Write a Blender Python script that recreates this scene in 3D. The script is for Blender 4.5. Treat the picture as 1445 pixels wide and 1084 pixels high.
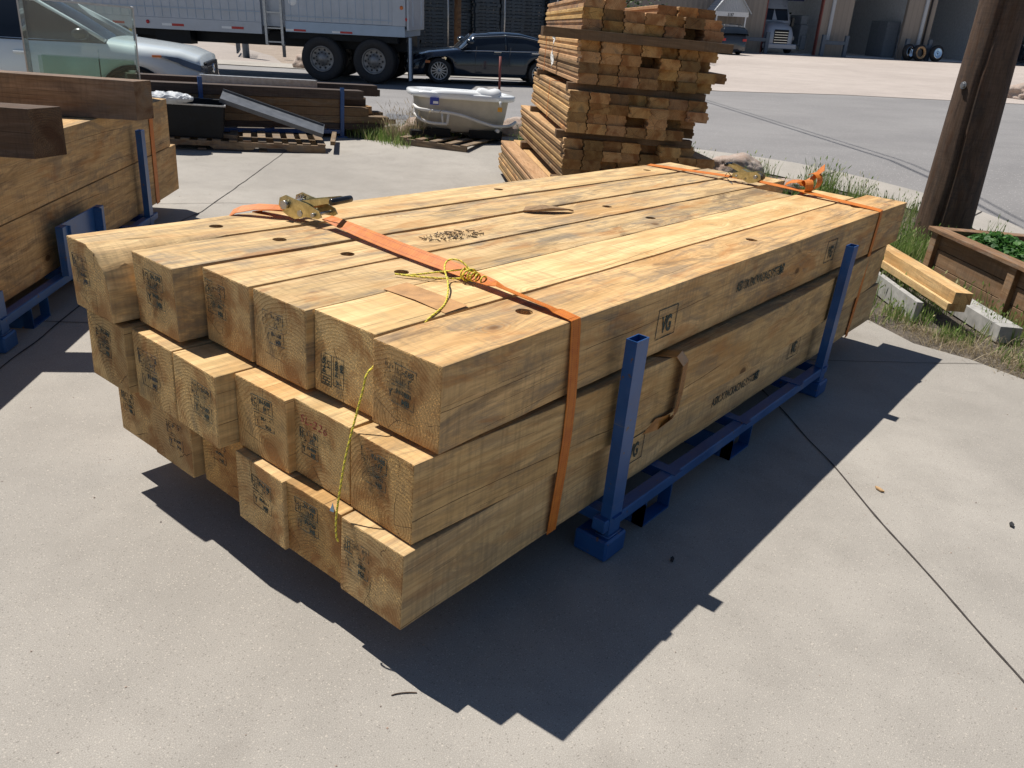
import bpy, bmesh, math, random
from mathutils import Vector, Matrix, noise as mnoise
R = math.radians
random.seed(7)
for o in list(bpy.data.objects): bpy.data.objects.remove(o)
SC = bpy.context.scene
COL = SC.collection
# ------------------------------------------------------------------ camera
cam = bpy.data.cameras.new("camera"); camo = bpy.data.objects.new("camera", cam); COL.objects.link(camo)
RS = [[0.6367682890445705, -0.7659767950462422, 0.08834984730002234],
      [-0.26401243475561664, -0.3242528277660677, -0.9083818238935211],
      [0.7244470859639518, 0.555103281503898, -0.4087013169809251]]
CP = Vector((-1.30134674, -1.21704446, 1.70189885))
m = Matrix((RS[0], [-a for a in RS[1]], [-a for a in RS[2]])).transposed().to_4x4()
m.translation = CP
camo.matrix_world = m
cam.sensor_fit = 'HORIZONTAL'; cam.sensor_width = 36; cam.lens = 36 * 1107.6 / 1445
cam.clip_start = 0.05; cam.clip_end = 2000
SC.camera = camo
# ------------------------------------------------------------------ sky and sun
SUNV = Vector((-0.045, 0.506, 1.0)).normalized()      # towards the sun
w = bpy.data.worlds.new("World"); SC.world = w; w.use_nodes = True
nt = w.node_tree; nt.nodes.clear()
sky = nt.nodes.new('ShaderNodeTexSky'); sky.sky_type = 'NISHITA'; sky.sun_disc = False
sky.sun_elevation = math.asin(SUNV.z); sky.sun_rotation = math.atan2(SUNV.x, SUNV.y)
sky.air_density = 1.0; sky.dust_density = 0.6; sky.ozone_density = 1.5; sky.altitude = 1800
bg = nt.nodes.new('ShaderNodeBackground'); bg.inputs[1].default_value = 0.060
out = nt.nodes.new('ShaderNodeOutputWorld')
nt.links.new(sky.outputs[0], bg.inputs[0]); nt.links.new(bg.outputs[0], out.inputs[0])
sl = bpy.data.lights.new("sun", 'SUN'); sl.energy = 4.9; sl.angle = R(0.5); sl.color = (1.0, 0.945, 0.87)
so = bpy.data.objects.new("sun", sl); COL.objects.link(so)
so.rotation_euler = SUNV.to_track_quat('Z', 'Y').to_euler(); so.location = (0, 20, 40)
SC.view_settings.view_transform = 'Standard'; SC.view_settings.look = 'None'
SC.view_settings.exposure = 0.32; SC.view_settings.gamma = 1.0
# ------------------------------------------------------------------ terrain
UP = Vector((-0.04307171, 0.02174482, 0.99883532)).normalized()   # plumb line out in the street (the yard slab itself falls a little)
def hgt(X, Y):
    n = X * .785 + Y * .62
    s = min(1, max(0, (n - 6.6) / 4.2)); s = s * s * (3 - 2 * s)
    return s * (-.035 + .0431 * X - .0218 * Y)
def upright(x, y, az, z=None, tilt=True):
    """matrix at the ground point, local X towards azimuth az (degrees)"""
    up = UP if tilt else Vector((0, 0, 1))
    d = Vector((math.cos(R(az)), math.sin(R(az)), 0)); d = (d - up * d.dot(up)).normalized()
    s = up.cross(d)
    M = Matrix((d, s, up)).transposed().to_4x4()
    M.translation = (x, y, hgt(x, y) if z is None else z)
    return M
def ray(px, py):
    c = Vector(((px - 722.5) / 1107.6, (py - 542) / 1107.6, 1))
    return Vector([sum(RS[k][i] * c[k] for k in range(3)) for i in range(3)])
# ------------------------------------------------------------------ node helper
class NT:
    def __init__(s, name):
        s.m = bpy.data.materials.new(name); s.m.use_nodes = True; s.t = s.m.node_tree
        s.t.nodes.clear(); s.o = s.n('ShaderNodeOutputMaterial'); s.b = s.n('ShaderNodeBsdfPrincipled')
        s.l(s.b.outputs[0], s.o.inputs[0])
    def n(s, t, **k):
        x = s.t.nodes.new(t)
        for a, b in k.items(): setattr(x, a, b)
        return x
    def l(s, a, b): s.t.links.new(a, b)
    def i(s, node, **k):
        for a, b in k.items():
            sock = node.inputs[int(a[1:])] if a[0] == '_' else node.inputs[a]
            if isinstance(b, bpy.types.NodeSocket): s.l(b, sock)
            else: sock.default_value = b
        return node
    def math(s, op, a, b=0, c=0):
        x = s.n('ShaderNodeMath', operation=op); s.i(x, _0=a, _1=b)
        if op in ('MULTIPLY_ADD',): s.i(x, _2=c)
        return x.outputs[0]
    def vm(s, op, a, b=(0, 0, 0)):
        x = s.n('ShaderNodeVectorMath', operation=op); s.i(x, _0=a, _1=b); return x.outputs[0]
    def mix(s, f, a, b, mode='MIX'):
        x = s.n('ShaderNodeMix', data_type='RGBA', blend_type=mode)
        for k, v in ((0, f), (6, a), (7, b)):
            if isinstance(v, bpy.types.NodeSocket): s.l(v, x.inputs[k])
            else: x.inputs[k].default_value = v if k == 0 else (*v[:3], 1)
        return x.outputs[2]
    def noise(s, v, sc, det=4, rough=.55, dist=0):
        x = s.n('ShaderNodeTexNoise'); s.i(x, Vector=v, Scale=sc, Detail=det, Roughness=rough, Distortion=dist); return x.outputs[0]
    def ramp(s, f, *st):
        x = s.n('ShaderNodeValToRGB'); s.l(f, x.inputs[0]); e = x.color_ramp.elements
        while len(e) < len(st): e.new(.5)
        for k, (p, c) in enumerate(st):
            e[k].position = p; e[k].color = (*c, 1) if len(c) == 3 else c
        return x.outputs[0]
    def rf(s, f, a, b, lo=0., hi=1.):
        x = s.n('ShaderNodeMapRange', clamp=True); s.i(x, _0=f, _1=a, _2=b, _3=lo, _4=hi); return x.outputs[0]
    def coord(s, k='Object'): return s.n('ShaderNodeTexCoord').outputs[k]
    def bump(s, h, st=.3, d=.01):
        x = s.n('ShaderNodeBump'); s.i(x, Strength=st, Distance=d, Height=h); s.l(x.outputs[0], s.b.inputs['Normal']); return x
    def fin(s, col=None, rough=None, metal=None, **k):
        d = dict(k)
        if col is not None: d['Base Color'] = col if isinstance(col, bpy.types.NodeSocket) else (*col[:3], 1)
        if rough is not None: d['Roughness'] = rough
        if metal is not None: d['Metallic'] = metal
        for a, b in d.items():
            if isinstance(b, bpy.types.NodeSocket): s.l(b, s.b.inputs[a])
            else: s.b.inputs[a].default_value = b
        return s.m
def g3(v): return (v, v, v)
def plain(name, col, rough=.5, metal=0., var=.12, sc=6., **k):
    t = NT(name); P = t.coord()
    n1 = t.noise(P, sc, 5); c = t.mix(t.rf(n1, .3, .7), [x * (1 - var) for x in col], [min(1, x * (1 + var)) for x in col])
    t.l(t.math('MULTIPLY_ADD', n1, .2, rough - .1) if rough > .15 else t.math('ADD', rough, 0), t.b.inputs['Roughness'])
    return t.fin(c, None, metal, **k)
def wood(name, base=(.66, .475, .255), grey=(.17, .16, .145), orange=(.46, .245, .085), ring=1., knots=1.):
    """sawn timber; local X is the grain. Object colour = tint, alpha = how weathered."""
    t = NT(name); tc = t.n('ShaderNodeTexCoord'); oi = t.n('ShaderNodeObjectInfo')
    off = t.n('ShaderNodeCombineXYZ'); t.i(off, _0=t.math('MULTIPLY', oi.outputs['Random'], 71.), _1=t.math('MULTIPLY', oi.outputs['Random'], 3.), _2=t.math('MULTIPLY', oi.outputs['Random'], 5.3))
    P = t.vm('ADD', tc.outputs['Object'], off.outputs[0])
    mask = t.n('ShaderNodeSeparateXYZ'); t.l(tc.outputs['Normal'], mask.inputs[0])
    endm = t.rf(t.math('ABSOLUTE', mask.outputs[0]), .6, .8)
    # growth rings round a pith line that wanders along the beam
    pw = t.n('ShaderNodeTexNoise'); t.i(pw, Vector=t.vm('MULTIPLY', P, (.6, .0, .0)), Scale=1., Detail=1.)
    pith = t.vm('MULTIPLY', t.vm('SUBTRACT', pw.outputs[1], (.5, .5, .5)), (0, .5, .5))
    wob = t.n('ShaderNodeTexNoise'); t.i(wob, Vector=t.vm('MULTIPLY', P, (1., 5., 5.)), Scale=1., Detail=3.)
    q = t.vm('ADD', t.vm('MULTIPLY', tc.outputs['Object'], (0, 1, 1)), pith)
    q = t.vm('ADD', q, t.vm('MULTIPLY', t.vm('SUBTRACT', wob.outputs[1], (.5, .5, .5)), (0, .06, .06)))
    ln = t.n('ShaderNodeVectorMath', operation='LENGTH'); t.l(q, ln.inputs[0])
    rings = t.math('SINE', t.math('MULTIPLY', ln.outputs['Value'], 560.))
    rings = t.rf(rings, -.2, 1.)
    ringw = t.math('SINE', t.math('MULTIPLY', ln.outputs['Value'], 210.)); ringw = t.rf(ringw, .1, 1.)
    vo = t.n('ShaderNodeTexVoronoi', feature='F1'); t.i(vo, Vector=t.vm('MULTIPLY', t.vm('ADD', P, t.vm('MULTIPLY', wob.outputs[1], (.05, .05, .05))), (2.0, 3.1, 3.1)), Scale=1., Randomness=1.)
    kd = vo.outputs['Distance']; dl_ = t.vm('SUBTRACT', t.vm('MULTIPLY', P, (2.0, 3.1, 3.1)), vo.outputs['Position'])
    psc = t.n('ShaderNodeVectorMath', operation='SCALE'); t.l(t.vm('MULTIPLY', dl_, (0, .3, .3)), psc.inputs[0]); t.l(t.math('MULTIPLY', t.rf(kd, .38, .05, 0, -.85), knots), psc.inputs['Scale'])
    PG = t.vm('ADD', P, psc.outputs[0])
    fine = t.noise(t.vm('MULTIPLY', PG, (5, 150, 150)), 1, 5, .6)
    mid = t.noise(t.vm('MULTIPLY', PG, (1.2, 14, 14)), 1, 5, .6)
    blot = t.noise(t.vm('MULTIPLY', P, (1.6, 4.5, 4.5)), 1, 4, .55, .4)
    blot2 = t.noise(t.vm('MULTIPLY', P, (1.7, 6, 6)), 1.3, 9, .72, .9)
    c = t.mix(t.rf(mid, .34, .66), [base[0] * .78, base[1] * .74, base[2] * .66], [x * 1.12 for x in base])
    c = t.mix(t.math('MULTIPLY', ringw, .30 * ring), c, [base[0] * .72, base[1] * .60, base[2] * .5])
    c = t.mix(t.rf(blot, .52, .68, 0, .65), c, orange)
    c = t.mix(t.rf(fine, .50, .66, 0, .50), c, [x * .5 for x in base])
    grn = t.noise(t.vm('MULTIPLY', PG, (2.2, 50, 50)), 1, 6, .7)
    c = t.mix(t.rf(grn, .50, .66, 0, .32), c, [base[0] * .50, base[1] * .42, base[2] * .32])
    c = t.mix(t.rf(grn, .44, .34, 0, .45), c, [min(1, base[0] * 1.3), min(1, base[1] * 1.3), base[2] * 1.35])
    saw = t.noise(t.vm('MULTIPLY', P, (70, 7, 5)), 1, 4, .6)        # saw marks across the faces
    c = t.mix(t.math('MULTIPLY', t.rf(saw, .46, .66), t.rf(blot2, .34, .58, .14, .60)), c, [x * .5 for x in base])
    al = oi.outputs['Alpha']
    wth = t.math('MULTIPLY', t.rf(t.math('ADD', blot2, t.math('MULTIPLY', grn, .30)), .63, .76), al)
    c = t.mix(t.math('MULTIPLY', wth, .66), c, grey)
    dk = t.noise(t.vm('MULTIPLY', P, (1.1, 3.6, 3.6)), 1.15, 7, .66, 1.3)
    dkm = t.math('MULTIPLY', t.rf(dk, .535, .63), t.rf(t.math('ADD', grn, t.math('MULTIPLY', mid, .5)), .58, .88, .35, 1.))
    c = t.mix(t.math('MULTIPLY', dkm, t.math('MULTIPLY', al, .85)), c, (base[0] * .25, base[1] * .24, base[2] * .27))
    rs = t.noise(t.vm('MULTIPLY', P, (1.4, 5, 5)), 2.1, 5, .6, .6); c = t.mix(t.math('MULTIPLY', t.rf(rs, .55, .66), t.math('MULTIPLY', al, .55)), c, (base[0] * .62, base[1] * .38, base[2] * .22))
    blue = t.noise(t.vm('MULTIPLY', P, (1.3, 9, 9)), 1.9, 8, .65, 1.2)
    c = t.mix(t.math('MULTIPLY', t.rf(blue, .66, .78, 0, .6), al), c, (.075, .085, .10))
    # knots
    kn = t.rf(kd, .085, .045, 0, knots); kr = t.rf(t.math('SINE', t.math('MULTIPLY', kd, 150.)), 0, 1)
    c = t.mix(t.math('MULTIPLY', t.rf(kd, .22, .07, 0, .65 * knots), kr), c, [base[0] * .55, base[1] * .42, base[2] * .3])
    c = t.mix(t.math('MULTIPLY', kn, .85), c, (.10, .05, .022))
    # end grain: darker, rough, torn fibre with sunlit glints painted into the colour
    rn = t.noise(t.vm('MULTIPLY', P, (0, 12, 12)), 1, 4, .6)
    e = t.mix(t.math('MULTIPLY', rings, t.rf(rn, .35, .7, .15, .9)), [base[0] * .78, base[1] * .74, base[2] * .66], [base[0] * .44, base[1] * .38, base[2] * .30])
    fib = t.noise(tc.outputs['Object'], 260, 2, .6); fb2 = t.noise(P, 9, 3)
    e = t.mix(t.math('MULTIPLY', t.rf(fib, .56, .64), t.rf(fb2, .38, .58)), e, [base[0] * 1.5, base[1] * 1.32, base[2] * .95])
    e = t.mix(t.rf(fib, .42, .32, 0, .7), e, [x * .25 for x in base])
    eb = t.noise(t.vm('MULTIPLY', P, (0, 7, 7)), 1, 5, .6, .5)
    e = t.mix(t.rf(eb, .46, .62, 0, .80), e, (base[0] * .42, base[1] * .27, base[2] * .17))
    e = t.mix(t.rf(eb, .42, .30, 0, .55), e, (.12, .105, .08))
    # radial checks on the ends, long checks on the faces
    sq = t.n('ShaderNodeSeparateXYZ'); t.l(q, sq.inputs[0]); sP = t.n('ShaderNodeSeparateXYZ'); t.l(P, sP.inputs[0]); sO = t.n('ShaderNodeSeparateXYZ'); t.l(tc.outputs['Object'], sO.inputs[0])
    ang = t.math('ARCTAN2', sq.outputs[2], sq.outputs[1]); rw = t.noise(t.vm('MULTIPLY', P, (0, 16, 16)), 1, 3, .6)
    va = t.math('FRACT', t.math('ADD', t.math('MULTIPLY', ang, .80), t.math('ADD', t.math('MULTIPLY', rw, .16), t.math('MULTIPLY', oi.outputs['Random'], 7.))))
    da = t.math('MULTIPLY', t.math('ABSOLUTE', t.math('SUBTRACT', va, .5)), ln.outputs['Value'])
    echk = t.math('MULTIPLY', t.rf(da, .0013, .0005), t.rf(t.noise(t.vm('MULTIPLY', P, (0, 9, 9)), 1, 2), .48, .53))
    xw = t.vm('MULTIPLY', P, (.5, 0, 0)); w1 = t.noise(xw, 1, 1); w2 = t.noise(xw, 7, 3, .6)
    cs = t.math('ADD', t.math('ADD', sO.outputs[1], sO.outputs[2]), t.math('ADD', t.math('MULTIPLY', w1, .22), t.math('MULTIPLY', w2, .016)))
    def chk(fr, th, lo, hi, ph):
        v = t.math('FRACT', t.math('ADD', t.math('MULTIPLY', cs, fr), t.math('MULTIPLY', oi.outputs['Random'], ph)))
        m_ = t.rf(t.noise(t.vm('MULTIPLY', P, (.9, 2.5, 2.5)), ph * .1 + .8, 2), lo, hi)
        return t.math('MULTIPLY', t.rf(t.math('ABSOLUTE', t.math('SUBTRACT', v, .5)), th * fr, th * fr * .4), m_)
    lchk = chk(5.1, .0013, .50, .56, 11.); lchk2 = chk(17., .0006, .53, .57, 23.)
    lch = t.math('MAXIMUM', lchk, lchk2)
    c = t.mix(t.math('MULTIPLY', lch, .9), c, (.03, .018, .009))
    e = t.mix(t.math('MULTIPLY', echk, .7), e, (.03, .018, .009))
    col = t.mix(endm, c, e)
    col = t.mix(1., col, oi.outputs['Color'], 'MULTIPLY')
    hh = t.math('SUBTRACT', t.math('MULTIPLY_ADD', fine, .5, t.math('MULTIPLY', mid, .6)), t.math('MULTIPLY', lch, 1.5))
    he = t.math('SUBTRACT', t.math('MULTIPLY_ADD', fib, 1.2, t.math('MULTIPLY', rings, .5)), t.math('MULTIPLY', echk, 1.5))
    mx = t.n('ShaderNodeMix', data_type='FLOAT'); t.i(mx, _0=endm, _2=hh, _3=he)
    t.bump(mx.outputs[0], .55, .0035)
    return t.fin(col, .78, 0, **{'Specular IOR Level': .25})
M = {}
M['timber'] = wood('sawn_timber')
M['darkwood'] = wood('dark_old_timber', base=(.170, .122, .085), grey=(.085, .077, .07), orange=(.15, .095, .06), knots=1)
M['deck'] = wood('decking_wood', base=(.62, .41, .215), grey=(.13, .115, .10), orange=(.48, .27, .12), ring=1.1, knots=1.2)
M['cedar'] = wood('planter_wood', base=(.215, .150, .095), grey=(.20, .18, .155), orange=(.17, .105, .055))
M['palletwood'] = wood('pallet_wood', base=(.28, .21, .14), grey=(.15, .135, .12), orange=(.20, .13, .07))
M['whitewash'] = plain('whitened_board', (.34, .335, .32), .8, 0, .22, 14)
M['pole'] = wood('creosoted_pole', base=(.118, .078, .056), grey=(.045, .040, .038), orange=(.15, .090, .058), ring=.6)
def blue_paint():
    t = NT('blue_enamel'); P = t.coord()
    n = t.noise(P, 30, 5); d = t.noise(P, 5, 4)
    c = t.mix(t.rf(d, .35, .65), (.012, .062, .200), (.020, .095, .285))
    sc_ = t.noise(t.vm('MULTIPLY', P, (3, 3, 40)), 1, 5, .7); c = t.mix(t.rf(sc_, .64, .70, 0, .7), c, (.13, .15, .18)); c = t.mix(t.rf(n, .64, .70), c, (.12, .075, .05)); c = t.mix(t.rf(d, .56, .72, 0, .45), c, (.13, .125, .12))
    t.bump(n, .12, .002); return t.fin(c, t.math('MULTIPLY_ADD', d, .3, .22), .0)
M['blue'] = blue_paint()
def webbing():
    t = NT('orange_webbing'); P = t.coord('UV'); sp = t.n('ShaderNodeSeparateXYZ'); t.l(P, sp.inputs[0])
    wv = t.math('SINE', t.math('MULTIPLY', sp.outputs[0], 900.)); st = t.math('ABSOLUTE', t.math('SUBTRACT', t.math('ABSOLUTE', t.math('SUBTRACT', sp.outputs[1], .5)), .27))
    n = t.noise(t.coord(), 25, 4)
    c = t.mix(t.rf(n, .3, .7), (.54, .14, .012), (.67, .215, .022))
    c = t.mix(t.math('MULTIPLY', t.rf(st, .03, .015), t.rf(wv, -.2, .2)), c, (.30, .035, .015))
    t.bump(t.math('SINE', t.math('MULTIPLY', sp.outputs[1], 60.)), .25, .001)
    tr = t.n('ShaderNodeBsdfTranslucent'); t.l(c, tr.inputs[0]); ms = t.n('ShaderNodeMixShader'); ms.inputs[0].default_value = .10
    t.l(t.b.outputs[0], ms.inputs[1]); t.l(tr.outputs[0], ms.inputs[2]); t.l(ms.outputs[0], t.o.inputs[0])
    return t.fin(c, .55)
M['web'] = webbing()
M['zinc'] = plain('yellow_zinc', (.50, .44, .24), .32, .85, .3, 40)
M['steel'] = plain('galvanised_steel', (.42, .43, .44), .42, .8, .2, 20)
M['alu'] = plain('aluminium_panel', (.42, .45, .50), .45, .35, .08, 3)
M['alu2'] = plain('aluminium_rail', (.34, .42, .52), .45, .35, .08, 3)
M['palletplastic'] = plain('slate_black_plastic', (.020, .038, .060), .5, 0, .3, 2)
M['rubber'] = plain('black_rubber', (.022, .022, .024), .75, 0, .3, 20)
M['grip'] = plain('black_grip', (.012, .013, .015), .25)
def ink(name, c, lo, hi, sc=38):
    t = NT(name); P = t.coord(); n = t.noise(P, sc, 5, .75); n2 = t.noise(P, 9, 3); a = t.rf(t.math('ADD', n, t.math('MULTIPLY', t.math('SUBTRACT', n2, .5), .9)), lo, hi, 0., .92)
    return t.fin(c, .9, 0, Alpha=a)
M['ink'] = ink('green_black_ink', (.060, .075, .064), .32, .48); M['inkfaint'] = ink('worn_green_ink', (.065, .082, .07), .36, .54)
M['bluestain'] = ink('blue_grey_ink', (.07, .08, .085), .36, .54)
def smear(name, c):
    t = NT(name); P = t.coord('UV'); sp = t.n('ShaderNodeVectorMath', operation='LENGTH'); t.l(t.vm('SUBTRACT', P, (.5, .5, 0)), sp.inputs[0]); n = t.noise(t.coord(), 22, 6, .7)
    a = t.math('MULTIPLY', t.rf(sp.outputs['Value'], .48, .15), t.rf(n, .40, .72, 0, .75)); return t.fin(c, .9, 0, Alpha=a)
M['smear'] = smear('smeared_green_ink', (.05, .075, .065))
M['redink'] = plain('red_crayon', (.24, .03, .03), .8, 0, .3, 60)
M['yellow'] = plain('yellow_rope', (.78, .66, .06), .6, 0, .25, 200)
M['tracer'] = plain('dark_rope_strand', (.34, .30, .05), .6)
M['plasticblack'] = plain('black_plastic', (.008, .010, .013), .5, 0, .3, 8, **{'Specular IOR Level': .2})
M['greyplastic'] = plain('grey_panel', (.10, .11, .125), .5, 0, .2, 12)
M['acrylic'] = plain('white_acrylic', (.80, .82, .82), .12, 0, .03, 4)
M['tubback'] = plain('fibreglass_back', (.50, .45, .36), .65, 0, .10, 7)
M['pvc'] = plain('white_pvc', (.62, .61, .58), .45, 0, .08, 10)
M['red'] = plain('red_reflector', (.45, .02, .02), .3); M['white'] = plain('white_paint', (.75, .76, .76), .4, 0, .05)
M['amber'] = plain('amber_lens', (.60, .16, .03), .3); M['yellowsign'] = plain('yellow_sign', (.62, .48, .05), .5)
M['greenknot'] = plain('weed_leaf', (.06, .14, .035), .6)
M['tape'] = plain('brown_tape', (.42, .22, .09), .25, 0, .15, 20, Alpha=.62)
M['tapeflat'] = plain('tan_tape', (.52, .29, .115), .3, 0, .2, 20)
M['band'] = plain('brown_band', (.36, .165, .045), .3, 0, .3, 20)
M['bluechip'] = plain('pale_blue_plastic', (.25, .38, .50), .4)
def carpaint(n, c, r=.18): return plain(n, c, r, 0., .03, 2, **{'Coat Weight': .6, 'Coat Roughness': .05})
M['carwhite'] = carpaint('pearl_white_paint', (.66, .72, .73)); M['carblack'] = carpaint('black_blue_paint', (.010, .018, .030))
M['cargrey'] = carpaint('dark_grey_paint', (.03, .035, .045)); M['trucksilver'] = carpaint('pale_cab_paint', (.34, .38, .44), .3)
M['carglass'] = plain('tinted_car_glass', (.012, .016, .022), .04, 0, .0)
M['chrome'] = plain('chrome_trim', (.65, .68, .72), .12, 1., .02)
M['rim'] = plain('alloy_rim', (.45, .46, .48), .3, .8, .1); M['rimdull'] = plain('dull_steel_rim', (.24, .235, .23), .5, .5, .3, 10)
M['headlamp'] = plain('headlamp_lens', (.12, .14, .17), .08, .3, .2)
def glass():
    t = NT('tank_glass'); g = t.n('ShaderNodeBsdfGlass'); g.inputs[0].default_value = (.90, .97, .94, 1); g.inputs['Roughness'].default_value = .0; g.inputs['IOR'].default_value = 1.45
    tp = t.n('ShaderNodeBsdfTransparent'); tp.inputs[0].default_value = (.945, .985, .972, 1)
    n = t.noise(t.coord(), 3, 5, .6); d = t.n('ShaderNodeBsdfDiffuse'); d.inputs[0].default_value = (.5, .58, .55, 1)
    gl = t.n('ShaderNodeBsdfGlossy'); gl.inputs['Roughness'].default_value = .03
    fr = t.n('ShaderNodeFresnel'); fr.inputs[0].default_value = 1.5
    a = t.n('ShaderNodeMixShader'); t.l(fr.outputs[0], a.inputs[0]); t.l(tp.outputs[0], a.inputs[1]); t.l(gl.outputs[0], a.inputs[2])
    b = t.n('ShaderNodeMixShader'); t.l(t.rf(n, .42, .8, .0, .06), b.inputs[0]); t.l(a.outputs[0], b.inputs[1]); t.l(d.outputs[0], b.inputs[2])
    t.l(b.outputs[0], t.o.inputs[0]); t.t.nodes.remove(g); t.t.nodes.remove(t.b); return t.m
M['glass'] = glass()
M['glassgreen'] = glass(); M['glassgreen'].name = 'green_edge_glass'
for n_ in M['glassgreen'].node_tree.nodes:
    if n_.type == 'BSDF_TRANSPARENT': n_.inputs[0].default_value = (.88, .95, .90, 1)
    if n_.type == 'BSDF_DIFFUSE': n_.inputs[0].default_value = (.30, .42, .33, 1)
def concrete(name, c1, c2, spec=.6, stain=(.19, .165, .14), sc=1.):
    t = NT(name); P = t.coord()
    a = t.noise(P, .55 * sc, 6, .6); b = t.noise(P, 3.2 * sc, 5, .6); f = t.noise(P, 300, 3, .7)
    c = t.mix(t.rf(a, .35, .65), c1, c2)
    c = t.mix(t.rf(b, .42, .70, 0, .35), c, [x * .72 for x in c1])
    c = t.mix(t.rf(t.noise(P, 1.3, 5, .65, .5), .60, .76, 0, .40), c, stain)
    vo = t.n('ShaderNodeTexVoronoi'); t.i(vo, Vector=P, Scale=150.); vs = t.n('ShaderNodeSeparateColor'); t.l(vo.outputs['Color'], vs.inputs[0])
    peb = t.math('MULTIPLY', t.rf(vo.outputs['Distance'], .42, .25), t.rf(vs.outputs[0], .82, .86))
    peb2 = t.math('MULTIPLY', t.rf(vo.outputs['Distance'], .45, .28), t.rf(vs.outputs[1], .84, .88))
    v2 = t.n('ShaderNodeTexVoronoi'); t.i(v2, Vector=P, Scale=48.); w2 = t.n('ShaderNodeSeparateColor'); t.l(v2.outputs['Color'], w2.inputs[0])
    peb3 = t.math('MULTIPLY', t.rf(v2.outputs['Distance'], .22, .12), t.rf(w2.outputs[0], .95, .97))
    c = t.mix(t.rf(t.noise(P, .8, 7, .7, .8), .63, .72, 0, .28), c, [x * .45 for x in c1]); c = t.mix(t.rf(f, .42, .60, 0, .34), c, [x * .45 for x in c1]); c = t.mix(t.rf(f, .46, .34, 0, .34), c, [min(1, x * 1.35) for x in c2])
    c = t.mix(t.math('MULTIPLY', peb, spec * .75), c, (.55, .50, .43)); c = t.mix(t.math('MULTIPLY', peb2, spec * .8), c, (.13, .115, .10))
    c = t.mix(t.math('MULTIPLY', peb3, spec * .7), c, (.56, .50, .43))
    t.bump(t.math('MULTIPLY_ADD', f, .8, t.math('MULTIPLY', vo.outputs['Distance'], .3)), .05, .0010)
    return t.fin(c, .85, 0, **{'Specular IOR Level': .3})
M['slab'] = concrete('yard_concrete', (.298, .278, .248), (.385, .360, .322))
M['gutter'] = concrete('kerb_concrete', (.34, .32, .285), (.42, .39, .35), .35)
M['lot'] = concrete('lot_concrete', (.40, .35, .315), (.48, .425, .385), .2, (.24, .22, .21), .35)
M['apron'] = concrete('apron_concrete', (.33, .29, .26), (.40, .35, .31), .2, (.24, .21, .19), .5)
def asphalt():
    t = NT('old_asphalt'); P = t.coord()
    a = t.noise(t.vm('MULTIPLY', P, (1, 1, 1)), .5, 5, .6); f = t.noise(P, 60, 4, .7)
    rot = t.n('ShaderNodeVectorRotate'); rot.rotation_type = 'Z_AXIS'; t.i(rot, Vector=P, Angle=R(52)); st = t.noise(t.vm('MULTIPLY', rot.outputs[0], (.15, 1.4, 1)), 1., 5, .65)
    c = t.mix(t.rf(a, .35, .65), (.205, .20, .20), (.255, .248, .245)); c = t.mix(t.rf(st, .5, .75, 0, .5), c, (.165, .16, .16))
    c = t.mix(t.rf(f, .35, .65, 0, .5), c, (.14, .135, .13)); vo = t.n('ShaderNodeTexVoronoi'); t.i(vo, Vector=P, Scale=45.)
    vs = t.n('ShaderNodeSeparateColor'); t.l(vo.outputs['Color'], vs.inputs[0]); c = t.mix(t.math('MULTIPLY', t.rf(vo.outputs['Distance'], .4, .2), t.rf(vs.outputs[0], .8, .85)), c, (.38, .36, .35))
    t.bump(f, .4, .006); return t.fin(c, .85)
M['asphalt'] = asphalt()
def dirt(name, a=(.11, .085, .062), b=(.20, .165, .12), s=(.28, .24, .16)):
    t = NT(name); P = t.coord(); n = t.noise(P, 2.2, 6, .65); f = t.noise(P, 40, 5, .7)
    c = t.mix(t.rf(n, .35, .65), a, b); c = t.mix(t.rf(f, .5, .7), c, s); c = t.mix(t.rf(f, .4, .3), c, [x * .35 for x in a])
    t.bump(f, .8, .02); return t.fin(c, .95)
M['dirt'] = dirt('dark_garden_soil', (.05, .042, .036), (.12, .098, .075), (.22, .185, .135))
M['gravel'] = dirt('pale_dirt_lot', (.24, .19, .15), (.33, .27, .215), (.40, .34, .28))
M['drygrass'] = dirt('dry_turf', (.19, .17, .08), (.28, .24, .13), (.16, .19, .06))
def blade(name, cs):
    t = NT(name); oi = t.n('ShaderNodeNewGeometry'); n = t.n('ShaderNodeTexWhiteNoise', noise_dimensions='1D'); t.l(oi.outputs['Random Per Island'], n.inputs['W'])
    c = t.ramp(oi.outputs['Random Per Island'], *cs)
    tr = t.n('ShaderNodeBsdfTranslucent'); t.l(c, tr.inputs[0]); ms = t.n('ShaderNodeMixShader'); ms.inputs[0].default_value = .35
    t.l(t.b.outputs[0], ms.inputs[1]); t.l(tr.outputs[0], ms.inputs[2]); t.l(ms.outputs[0], t.o.inputs[0]); return t.fin(c, .6)
M['grass'] = blade('grass_blades', [(0, (.11, .20, .035)), (.45, (.20, .31, .07)), (.75, (.31, .38, .13)), (1, (.50, .45, .25))])
M['straw'] = blade('dead_straw', [(0, (.36, .29, .17)), (.6, (.46, .38, .24)), (1, (.20, .15, .09))])
M['leafy'] = blade('ground_cover_leaves', [(0, (.03, .10, .02)), (.6, (.06, .17, .035)), (1, (.12, .26, .06))])
M['treeleaf'] = blade('tree_leaves', [(0, (.02, .045, .015)), (1, (.07, .12, .035))])
def rock():
    t = NT('pinkish_granite'); P = t.coord(); n = t.noise(P, 5, 6, .7); f = t.noise(P, 55, 4, .7)
    c = t.mix(t.rf(n, .35, .65), (.34, .235, .18), (.46, .40, .35)); c = t.mix(t.rf(f, .5, .7, 0, .6), c, (.22, .17, .145)); t.bump(t.math('ADD', n, f), .6, .02); return t.fin(c, .85)
M['rock'] = rock()
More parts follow.
